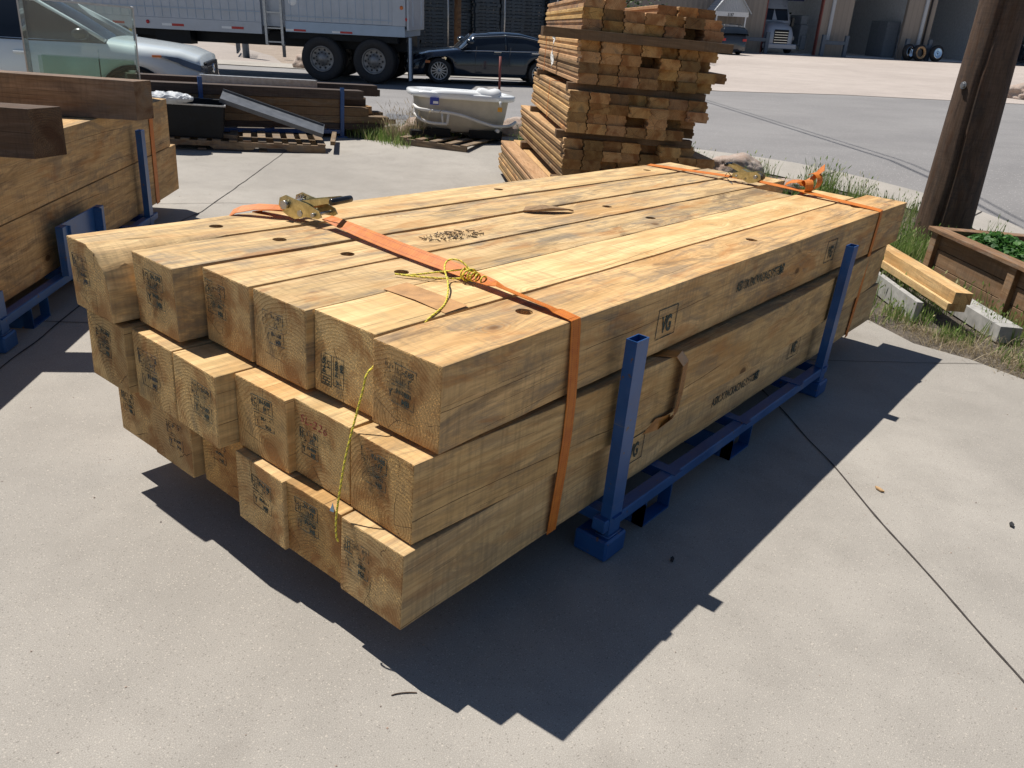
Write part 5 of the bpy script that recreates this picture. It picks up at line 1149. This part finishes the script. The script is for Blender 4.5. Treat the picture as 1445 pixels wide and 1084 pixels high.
        MB().box(fo - .62, fo - .50, s * (hwid(fo - .56) * .98 - .005), s * (hwid(fo - .56) * .98 + .014), .50 if kind == 'sedan' else top(fo - .56) - .115, .56 if kind == 'sedan' else top(fo - .56) - .088).build('side_marker', M['amber'], root)
        if kind != 'sedan':
            for c in (0, -wb):
                ac = MB(); ac.tube([(c + (wr_ + .075) * math.cos(R(a)), s * hw * .985, wr_ + (wr_ + .075) * math.sin(R(a))) for a in range(-15, 196, 10)], .035, 6)
                ac.build('arch_trim', M['plasticblack'], root)
        MB().box(-wb - ro - .005, -wb - ro + .09, s * hw * .62, s * hw * .90, .78, .93).build('tail_light', M['red'], root, bevel=.01)
    gr = MB(); z0, z1 = (.34, .66) if kind == 'sedan' else (.45, .86)
    gr.box(fo - .05, fo + .012, -hw * .5, hw * .5, z0, z1); gr.build('grille', M['plasticblack'], root, bevel=.01)
    gr = MB()
    for k in range(5): gr.box(fo + .012, fo + .02, -hw * .47, hw * .47, z0 + .02 + k * (z1 - z0 - .04) / 4.5, z0 + .032 + k * (z1 - z0 - .04) / 4.5)
    gr.build('grille_bar', M['chrome'], root)
    if kind != 'sedan':
        bz = MB(); bz.lathe([(0, .065), (.01, .06), (.01, .045), (0, .04)], 24, T(fo + .022, 0, .76) @ RZ(-90)); bz.build('badge', M['chrome'], root)
    pw = wr_ * .70
    for c in (0, -wb):
        for s in (1, -1): wheel(root, c, s * (hw - .13), wr_, .22, pw, 14 if kind == 'sedan' else 10, side=s)
    return root
car('black-blue sedan with bright rims parked beyond the trailer', upright(14.99, 14.85, 140), 4.75, 1.80, 1.26, 2.68, .315, 'carblack', kz=.87)
car('white SUV parked behind the far lumber pile, front end to the right', upright(4.95, 10.85, -40, z=0), 4.6, 1.86, 1.68, 2.69, .36, 'carwhite', 'suv')
car('small dark SUV seen from behind in front of the porch', upright(50.2, 24.6, 50), 4.4, 1.8, 1.68, 2.6, .35, 'cargrey', 'suv')
# ------------------------------------------------------------------ semi trailer
TRM = upright(12.70, 14.75, 126)
trl = thing('semi_trailer', 'long silver tipper trailer with tandem axle parked on the street', 'trailer', TRM)
x0, x1 = -.84, 12.5; zr = 1.05
def tb_(n, mt, *boxes, bevel=0):
    mb = MB()
    for b_ in boxes: mb.box(*b_)
    return mb.build(n, M[mt], trl, bevel=bevel)
tb_('side_wall', 'alu', (x0, 2.15, -2.2, -.02, 1.34, 4.0), bevel=.01); tb_('lower_rail', 'alu2', (x0 + .05, 2.15, -2.2, .0, 1.10, 1.338)); 
tb_('front_box', 'alu', (2.75, x1, -2.5, -.02, 1.28, 4.0)); tb_('front_rail', 'alu', (2.75, x1, -2.52, .0, 1.02, 1.278)); tb_('mid_box', 'alu', (2.152, 2.748, -2.4, -.10, 1.2, 4.0))
for x in (2.20, 2.60): tb_('ladder_frame', 'steel', (x, x + .06, .0, .05, .80, 4.0), (x, x + .06, -.05, -.002, .78, .86))
tb_('ladder_rung', 'steel', *[(2.262, 2.598, .01, .035, z, z + .03) for z in (.84, 1.15, 1.5, 1.85, 2.2, 2.5)])
tb_('rear_post', 'alu', (x0 - .06, x0 - .005, -2.18, .03, 1.25, 4.0), (x0 + .02, x0 + .35, -.02, .012, 1.34, 4.0), bevel=.01)
tb_('mudflap', 'rubber', (x0 - .05, x0 - .02, -.55, .02, .10, 1.0)); tb_('mudflap', 'alu2', (x0 - .10, x0 - .055, -.12, .05, .12, 1.1))
tb_('chassis', 'plasticblack', (x0 + .1, x1, -2.0, -.5, .75, 1.09), (x0 + .25, 2.3, -2.4, -.10, .95, 1.095), (4.8, 8.0, -2.2, -.25, .86, 1.0))
tb_('side_skirt', 'alu', (6.1, 9.5, -.30, -.20, .78, 1.015)); tb_('equipment_box', 'plasticblack', (4.62, 5.5, -.5, -.12, .70, 1.015)); tb_('yellow_plate', 'yellowsign', (6.15, 6.65, -.20, -.19, .84, .98))
tb_('white_plate', 'white', (8.3, 8.95, -.20, -.19, .93, 1.0)); tb_('front_face', 'alu', (2.755, 2.76, 0, .001, 1.3, 4.0))
for x in (3.2, 4.7, 6.2, 7.7, 9.2, 10.7):
    tb_('reflector', 'red', (x, x + .30, .001, .006, 1.10, 1.155)); tb_('reflector', 'white', (x + .302, x + .55, .001, .006, 1.10, 1.155))
for x in (.6, 1.75): tb_('reflector', 'red', (x - .1, x + .20, .001, .006, 1.12, 1.165)); tb_('reflector', 'white', (x + .202, x + .40, .001, .006, 1.12, 1.165))
for (x, z) in ((-.72, 1.75), (-.85, 1.50), (5.6, 1.17)): lp = MB(); lp.lathe([(0, .045), (.015, .035), (.02, 0)], 16, T(x, .012, z)); lp.build('marker_lamp', M['amber'] if x == -.72 else M['red'], trl)
lp = MB(); lp.lathe([(0, .10), (.004, .095), (.005, 0)], 20, T(1.95, -.02, 1.78)); lp.build('round_sticker', M['white'], trl)
rb2 = MB()
for k in range(46):
    x = 2.9 + k * .21
    if x < x1: rb2.box(x, x + .012, -.019, -.012, 1.30, 4.0)
for k in range(17): rb2.box(-1.2 + k * .2, -1.188 + k * .2, -.019, -.012, 1.36, 4.0)
rb2.box(2.75, x1, -.019, .004, 1.50, 1.52); rb2.box(x0 + .35, 2.15, -.019, .002, 1.44, 1.46); rb2.build('panel_seams', M['alu2'], trl)
lg = MB(); lg.box(7.2, 7.32, -.7, -.6, .16, .9).box(7.05, 7.5, -.8, -.5, .0, .04); lg.build('landing_leg', M['steel'], trl)
for x in (0, 1.30):
    for (y, s) in ((-.16, 1), (-2.34, -1)): wheel(trl, x, y, .52, .29, .30, 10, side=s, dull=True)
    for (y, s) in ((-.50, 1), (-2.0, -1)): wheel(trl, x, y, .52, .27, .30, 10, side=s, dull=True)
    MB().tube([(x, -2.2, .52), (x, -.3, .52)], .07, 10).build('axle', M['plasticblack'], trl)
# ------------------------------------------------------------------ chain-link fence and black pallets behind it
FA, FB_ = Vector((17.6, 23.6)), Vector((30.5, 19.6)); fd = (FB_ - FA); FL = fd.length; faz = math.degrees(math.atan2(fd.y, fd.x))
FM_ = upright(FA.x, FA.y, faz); 
fc = thing('chain_link_fence', 'chain-link fence with thin galvanised posts in front of the black pallets', 'fence', FM_)
for k in range(6):
    x = .3 + k * (FL - .6) / 5; MB().tube([(x, 0, 0), (x, 0, 3.0)], .032, 8).build('post', M['steel'], fc)
for z in (2.95, .12): MB().tube([(0, 0, z), (FL, 0, z)], .018, 6).build('top_rail' if z > 1 else 'bottom_wire', M['steel'], fc)
cl = MB(); sp_ = .085; H_ = 2.9; k = -H_
while k < FL:
    for s in (1, -1):
        a0, b0 = (k, .1), (k + H_, .1 + H_)
        xa, xb = max(0, k), min(FL, k + H_)
        za, zb = .1 + (xa - k), .1 + (xb - k)
        if s < 0: za, zb = .1 + H_ - (xa - k), .1 + H_ - (xb - k)
        d = .0011; y = .004 * s
        cl.add([(xa - d, y, za), (xa + d, y, za), (xb + d, y, zb), (xb - d, y, zb)], [(0, 1, 2, 3)])
    k += sp_
cl.build('wire_mesh', M['palletplastic'], fc, recalc=False)
MB().box(2.6, 3.0, -.012, -.006, 1.95, 2.2).build('sign', M['yellowsign'], fc); MB().box(3.3, 3.52, -.012, -.006, .40, .62).build('sign', M['white'], fc)
# one black plastic pallet: deck, nine feet
def ppallet():
    mb = MB(); mb.box(0, 1.15, 0, 1.1, .095, .125)
    for x in (0, .50, 1.0):
        for y in (0, .475, .95): mb.box(x, x + .15, y, y + .15, 0, .0945)
    mb.box(0, 1.15, 0, .05, .0, .018).box(0, 1.15, .01, .03, .045, .0949); me = mb.build('plastic_pallet', M['palletplastic']); return me
pp = ppallet(); ppm = pp.data; bpy.data.objects.remove(pp); rnd = random.Random(4)
cols_n = 0
for c in range(10):
    for d in range(1):
        hN = [26, 25, 22, 24, 26, 23, 25, 26, 24, 22][c]
        for k in range(hN):
            o = bpy.data.objects.new('plastic_pallet', ppm); COL.objects.link(o); o.matrix_world = FM_ @ T(1.0 + c * 1.22 + rnd.uniform(-.02, .02), .8 + d * 1.3 + rnd.uniform(-.04, .04) + .2 * math.sin(c * 2), k * .128) @ RZ(rnd.uniform(-1.5, 1.5))
            tag(o, 'black plastic pallet behind fence, %s from the ground in the %s stack from the left' % (ORD[k], ordn[c]), 'pallet', 'stacked black plastic pallets')
# pole and low posts behind the sedan
bp_ = thing('wooden_post', 'slim brown utility pole behind the sedan by the fence', 'pole', upright(22.2, 20.9, 0)); MB().tube([(0, 0, -.1), (0, 0, 7)], .13, 14).build('shaft', M['pole'], bp_); MB().tube([(0, 0, 0), (0, 0, .5)], .30, 16).build('concrete_base', M['gutter'], bp_)
MB().tube([(0, 0, 0), (0, 0, .78)], .03, 8).build('steel_post', M['frameRed'], label='thin rusty post standing in front of the sedan door', cat='post', mat=upright(14.65, 12.3, 0))
# gate on the left beyond the trailer
gt = thing('chain_link_gate', 'rolled back chain-link gate with a thick slate-blue post seen below the trailer', 'gate', upright(14.95, 23.7, 55))
MB().tube([(0, 0, 0), (0, 0, 2.4)], .11, 14).build('gate_post', M['blackpost'], gt)
for x in (.55, .95, 1.25, 1.6, 2.0, 2.6): MB().tube([(x, .3, .1), (x, .3, 2.3)], .03, 8).build('upright', M['blackpost'], gt)
MB().tube([(.4, .3, .15), (2.6, .3, .15)], .03, 6).build('bottom_tube', M['blackpost'], gt)
gm = MB(); k = -2.2
while k < 2.2:
    for s in (1, -1):
        xa, xb = max(0, k), min(2.2, k + 2.2); za, zb = (xa - k, xb - k) if s > 0 else (2.2 - xa + k, 2.2 - xb + k); gm.add([(xa + .4 - .003, .3, za + .1), (xa + .403, .3, za + .1), (xb + .403, .3, zb + .1), (xb + .397, .3, zb + .1)], [(0, 1, 2, 3)])
    k += .075
gm.build('wire_mesh', M['steel'], gt, recalc=False)
MB().tube([(0, 0, 0), (0, 0, 2.4)], .06, 10).build('steel_post', M['blackpost'], label='slim grey post right of the gate, below the trailer', cat='post', mat=upright(16.6, 23.9, 0))
# ------------------------------------------------------------------ garage building
GM = Matrix.Translation((61.24, 16.64, hgt(61.24, 16.64))) @ T(0, 0, 0); GM = upright(61.24, 16.64, -46.8)
gar = thing('garage_building', 'long tan metal truck workshop with open bays across the lot', 'building', GM)
Hg = 8.0; bays = [(-9.1, -5.15), (-3.05, .75), (2.75, 6.9), (9.2, 13.2), (15.4, 19.4)]
segs = [-34.0] + [v for b_ in bays for v in b_] + [30.0]
for i in range(0, len(segs), 2):
    w1 = MB(); w1.box(segs[i], segs[i + 1], 0, .3, 0, Hg); w1.build('wall', M['siding'], gar)
for (a, b_) in bays: MB().box(a, b_, .002, .3, 5.2, Hg).build('wall', M['siding'], gar)
fr_ = MB()
for i, (a, b_) in enumerate(bays[:1]): pass
MB().box(-9.1, -9.02, -.02, .35, 0, 5.2).build('door_frame', M['frameRed'], gar); MB().box(-5.23, -5.15, -.02, .35, 0, 5.2).build('door_frame', M['frameRed'], gar)
for x in (-4.6, 1.9, 2.3, 8.0): MB().box(x, x + .22 if x != 2.3 else x + .08, -.12, -.002, .9 if x > 0 else 1.0, Hg).build('downpipe', M['awning'] if x != 2.3 else M['rubber'], gar)
MB().box(-34, 30, .3, 16, -.05, .02).build('workshop_floor', M['interior'], gar); MB().box(-34, 30, .3, 16, 6.2, 6.4).build('ceiling', M['interior'], gar)
for (a, b_) in ((-34, -8.9), (-6.9, 30)): MB().box(a, b_, 15.7, 16, 0, 6.2).build('back_wall', M['interior'], gar)
for x in (-11, -4.1, 1.7, 8.0, 14.3): MB().box(x, x + .2, .31, 15.7, .02, 6.2).build('partition', M['interior'], gar)
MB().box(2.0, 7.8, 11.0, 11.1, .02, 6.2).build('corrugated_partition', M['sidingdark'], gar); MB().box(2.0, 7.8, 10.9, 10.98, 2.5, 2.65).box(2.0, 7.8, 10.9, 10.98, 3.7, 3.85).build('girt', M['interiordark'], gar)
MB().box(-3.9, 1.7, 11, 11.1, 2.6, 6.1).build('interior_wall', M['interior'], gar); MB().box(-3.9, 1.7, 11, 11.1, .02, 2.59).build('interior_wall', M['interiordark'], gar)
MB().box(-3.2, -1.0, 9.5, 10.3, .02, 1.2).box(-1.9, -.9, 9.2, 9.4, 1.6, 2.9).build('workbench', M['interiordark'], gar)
def gobj(n, lab, cat, mt, *bx, grp=None, bevel=0):
    mb = MB()
    for b_ in bx: mb.box(*b_)
    return mb.build(n, M[mt], label=lab, cat=cat, mat=GM, group=grp, bevel=bevel)
gobj('floor_cabinet', 'grey drum cabinet standing in the middle workshop bay', 'cabinet', 'steel', (-2.2, -1.5, 4.5, 5.1, .03, .95), (-2.15, -1.55, 4.45, 4.5, .15, .4), (-2.15, -1.55, 4.45, 4.5, .5, .8), bevel=.02)
gobj('tall_cabinet', 'tall dark cabinet at the right side of the middle workshop bay', 'cabinet', 'interiordark', (.6, 1.5, 2.0, 4.5, .03, 2.4), (.58, .6, 2.05, 2.10, .1, 2.3), (.58, .6, 3.2, 3.22, .1, 2.3), bevel=.01)
gobj('red_box', 'red box on a high shelf in the middle workshop bay', 'box', 'red', (-1.9, -1.0, 9.0, 9.4, 3.0, 3.3), (-1.95, -.95, 8.98, 9.42, 3.3, 3.34), bevel=.02)
sg = MB(); sg.box(-6.9, -5.4, 3.0, 3.05, 3.4, 4.7); o = sg.build('wall_sign', plain('navy_sign', (.03, .05, .16), .5), label='dark blue framed sign with a pale panel in the truck bay', cat='sign', mat=GM); MB().box(-6.7, -5.6, 2.98, 2.999, 3.65, 4.45).build('panel', M['awning'], o)
for k, (x, y, g_) in enumerate(((-9.9, -1.1, 'left of the truck bay'), (-4.35, -1.0, 'in front of the pillar left of the middle bay'), (1.55, -1.0, 'behind the loose wheels'))):
    r_ = thing('guard_rail', 'slate-blue H-shaped steel guard ' + g_, 'guard rail', GM @ T(x, y, 0), 'steel guards between the bays')
    for dx in (-.8, .8): MB().box(dx - .12, dx + .12, -.12, .12, 0, 1.35).build('post', M['blackpost'], r_, bevel=.01)
    MB().box(-.68, .68, -.10, .10, .75, .98).build('rail', M['blackpost'], r_, bevel=.01)
# porch
po = thing('porch', 'small gabled metal porch roof on posts on the tan building wall', 'porch', GM @ T(-12.0, -1.8, -.55) @ Matrix.Scale(.78, 4, (1, 0, 0)))
pr_ = MB(); pr_.prism([(-1.5, 3.0), (0, 4.5), (1.5, 3.0)], 0, .08, 'y'); pr_.build('gable', M['awning'], po)
for s in (1, -1): q = MB(); q.prism([(0, 4.55), (s * 1.65, 2.95), (s * 1.65, 2.87), (0, 4.45)], -.15, 2.59, 'y'); q.build('roof', M['awning'], po)
MB().box(-1.45, 1.45, .0, .10, 2.72, 2.998).build('beam', M['white'], po)
tx = MB(); put_text(tx, '5187', .26, T(-.35, -.01, 2.74) @ RX(90), .004); tx.build('number', M['rubber'], po, recalc=False)
for s in (-1.3, 1.2): MB().box(s, s + .1, .0, .1, 0, 2.72).build('post', M['white'], po)
# windows on the left part of the building
for x in (-18.5, -21.5, -25): MB().box(x, x + 1.0, -.03, -.001, 3.0, 4.2).build('window', M['carglass'], gar)
# truck in the first bay
tk_ = thing('semi_truck', 'pale silver truck cab parked nose-out in the first workshop bay', 'truck', GM @ T(-7.9, 1.6, .02) @ RZ(-90))   # X forward = out of the bay
mb = MB(); rings = []
for (x, hwid_, zb, zt_) in ((1.95, .70, .5, 1.25), (1.85, .86, .42, 1.55), (1.5, 1.0, .40, 1.78), (.8, 1.12, .45, 1.92), (.2, 1.2, .5, 2.0)):
    rings.append([Vector((x, y * hwid_, zb + (zt_ - zb) * z)) for y, z in ((-.9, 0), (-1, .25), (-1, .6), (-.82, .9), (-.5, 1), (0, 1.03), (.5, 1), (.82, .9), (1, .6), (1, .25), (.9, 0))])
loft(mb, rings, closed=True, cap0=True, cap1=True); mb.build('hood', M['trucksilver'], tk_)
mb = MB(); rings = [[Vector((x, y * w_ * 1.0, z)) for y, z in ((-1.15, zb), (-1.15, 2.05), (-1.0, zt_), (0, zt_ + .12), (1.0, zt_), (1.15, 2.05), (1.15, zb))] for x, w_, zb, zt_ in ((.2, 1, 1.9, 2.0), (-.25, 1.0, 1.2, 2.85), (-.9, 1.02, .8, 3.75), (-2.8, 1.02, .8, 3.9))]; loft(mb, rings, closed=True, cap0=True, cap1=True); mb.build('cab', M['trucksilver'], tk_)
mb = MB(); mb.add([Vector(p) for p in ((.17, -.98, 2.08), (.17, .98, 2.08), (-.20, .93, 2.80), (-.20, -.93, 2.80), (.21, -.98, 2.08), (.21, .98, 2.08), (-.16, .93, 2.80), (-.16, -.93, 2.80))], [(0, 3, 2, 1), (4, 5, 6, 7), (0, 1, 5, 4), (2, 3, 7, 6), (1, 2, 6, 5), (0, 4, 7, 3)]); mb.build('windscreen', M['carglass'], tk_)
mb = MB(); mb.box(1.93, 1.99, -.50, .50, .62, 1.50); mb.build('grille', M['plasticblack'], tk_, bevel=.02)
mb = MB(); [mb.box(1.99, 2.005, -.47, .47, .68 + k * .16, .71 + k * .16) for k in range(5)]; mb.build('grille_bar', M['chrome'], tk_)
for s in (1, -1): MB().box(1.72, 1.86, s * .62 if s > 0 else -.98, .98 if s > 0 else -.62, .86, 1.12).build('headlight', M['headlamp'], tk_, bevel=.03); MB().box(-.1, .12, s * 1.28 if s > 0 else -1.48, 1.48 if s > 0 else -1.28, 1.7, 2.3).build('mirror', M['grip'], tk_, bevel=.02)
MB().box(1.75, 2.1, -1.15, 1.15, .30, .62).build('bumper', M['trucksilver'], tk_, bevel=.05)
for s in (1, -1): wheel(tk_, .9, s * 1.0, .50, .30, .30, 10, side=s, dull=True); MB().box(.2, .55, s * .98 - .02, s * .98 + .02, 2.5, 2.6).build('sun_visor', M['grip'], tk_)
# second dark truck in the shade
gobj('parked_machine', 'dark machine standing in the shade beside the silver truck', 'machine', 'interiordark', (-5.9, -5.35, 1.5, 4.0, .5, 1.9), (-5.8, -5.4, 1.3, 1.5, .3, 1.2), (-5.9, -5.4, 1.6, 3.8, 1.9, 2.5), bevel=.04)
# loose wheels by the pillar
for k, (x, mt, lab) in enumerate(((1.55, 'deck', 'loose truck wheel with a tan rim leaning by the pillar'), (2.75, 'chrome', 'loose truck wheel with a chrome rim in the bay opening'))):
    lw = thing('spare_tyre', lab, 'wheel', GM @ T(x, -1.5, .0) @ RZ(12) @ RX(-8)); 
    t = MB(); t.lathe([(-.14, .32), (-.14, .46), (-.08, .52), (.08, .52), (.14, .46), (.14, .32), (-.14, .32)], 36, T(0, 0, .52)); t.build('tyre', M['rubber'], lw)
    t = MB(); t.lathe([(-.15, .40), (-.165, .37), (-.15, .30), (-.06, .27)], 36, T(0, 0, .52)) if k == 0 else t.lathe([(-.15, .33), (-.16, .30), (-.10, .20), (-.13, .12), (-.12, .05)], 36, T(0, 0, .52)); t.build('rim', M['deck'] if k == 0 else M['chrome'], lw)
    if k: c_ = copy_tree(lw); c_.matrix_world = GM @ T(.95, -1.2, 0) @ RZ(20) @ RX(-9); c_['label'] = 'loose truck wheel mostly hidden behind the tan-rimmed wheel'
# things right of the pole
gobj('parked_box_body', 'pale white box body of a vehicle right of the utility pole', 'truck body', 'white', (9.1, 14.5, -3.2, -.8, 1.75, 4.6), (9.1, 14.5, -3.1, -.9, 1.2, 1.74), bevel=.03)
gobj('wheel_deck', 'dark running gear under the white box body', 'truck body', 'rubber', (9.2, 14.4, -3.0, -1.0, .35, 1.19), (9.6, 10.6, -3.1, -.95, 0, .9), (11.5, 12.5, -3.1, -.95, 0, .9), bevel=.05)
gobj('black_crate', 'stack of dark crates on the lot right of the pole', 'crate', 'plasticblack', (7.4, 8.5, -5.2, -4.3, 0, .5), (7.45, 8.45, -5.15, -4.35, .5, .85), (7.4, 8.5, -5.2, -4.3, .86, .95), bevel=.02)
bk_ = MB(); bk_.lathe([(0, .20), (.42, .28), (.44, .30), (.46, .29), (.44, .27), (.03, .19), (.02, 0)], 28, Matrix.Rotation(R(90), 4, 'X')); bk_.build('white_bucket', M['white'], label='white bucket at the right photo edge on the lot kerb', cat='bucket', mat=upright(30.9, 3.0, 0))
# ------------------------------------------------------------------ trees behind
def tree(x, y, h, r, sd, label, n=2600, trunk=.18):
    Mx = upright(x, y, 0); root = thing('leafy_tree', label, 'tree', Mx); rnd = random.Random(sd)
    t = MB(); t.tube([(0, 0, 0), (.05, .05, h * .3), (-.05, .1, h * .6), (0, 0, h * .9)], [trunk, trunk * .8, trunk * .5, trunk * .15], 10)
    cl_ = []
    for k in range(14):
        a = rnd.random() * 6.28; z = rnd.uniform(.35, .95) * h; rr = r * rnd.uniform(.3, .95) * (1 - abs(z / h - .6)); c = Vector((math.cos(a) * rr, math.sin(a) * rr, z)); cl_.append((c, r * rnd.uniform(.25, .5)))
        t.tube([(0, 0, z * .55), tuple(c * .6 + Vector((0, 0, z * .25))), tuple(c)], [trunk * .4, trunk * .2, .02], 6)
    t.build('trunk', M['pole'], root); f = MB()
    for k in range(n):
        c, cr = cl_[rnd.randrange(14)]; d = Vector((rnd.gauss(0, 1), rnd.gauss(0, 1), rnd.gauss(0, .8))).normalized() * cr * rnd.random() ** .4; p = c + d; s = rnd.uniform(.06, .14)
        q = Matrix.Translation(p) @ Matrix.Rotation(rnd.random() * 6.28, 4, 'Z') @ Matrix.Rotation(rnd.random() * 3, 4, 'X')
        f.add([q @ Vector(v) for v in ((-s, 0, 0), (0, s * .5, 0), (s, 0, 0), (0, -s * .5, 0))], [(0, 1, 2, 3)])
    f.build('crown', M['treeleaf'], root, recalc=False)
tree(33.5, 21.5, 7, 3, 2, 'leafy tree behind the black pallets at their right end')
p_ = GM @ Vector((-7.6, 22, 0)); tree(p_.x, p_.y, 8, 4, 5, 'tree seen through the open back of the truck bay')
p_ = GM @ Vector((-3.6, 26, 0)); tree(p_.x, p_.y, 9, 4, 6, 'second tree behind the truck workshop, further right')
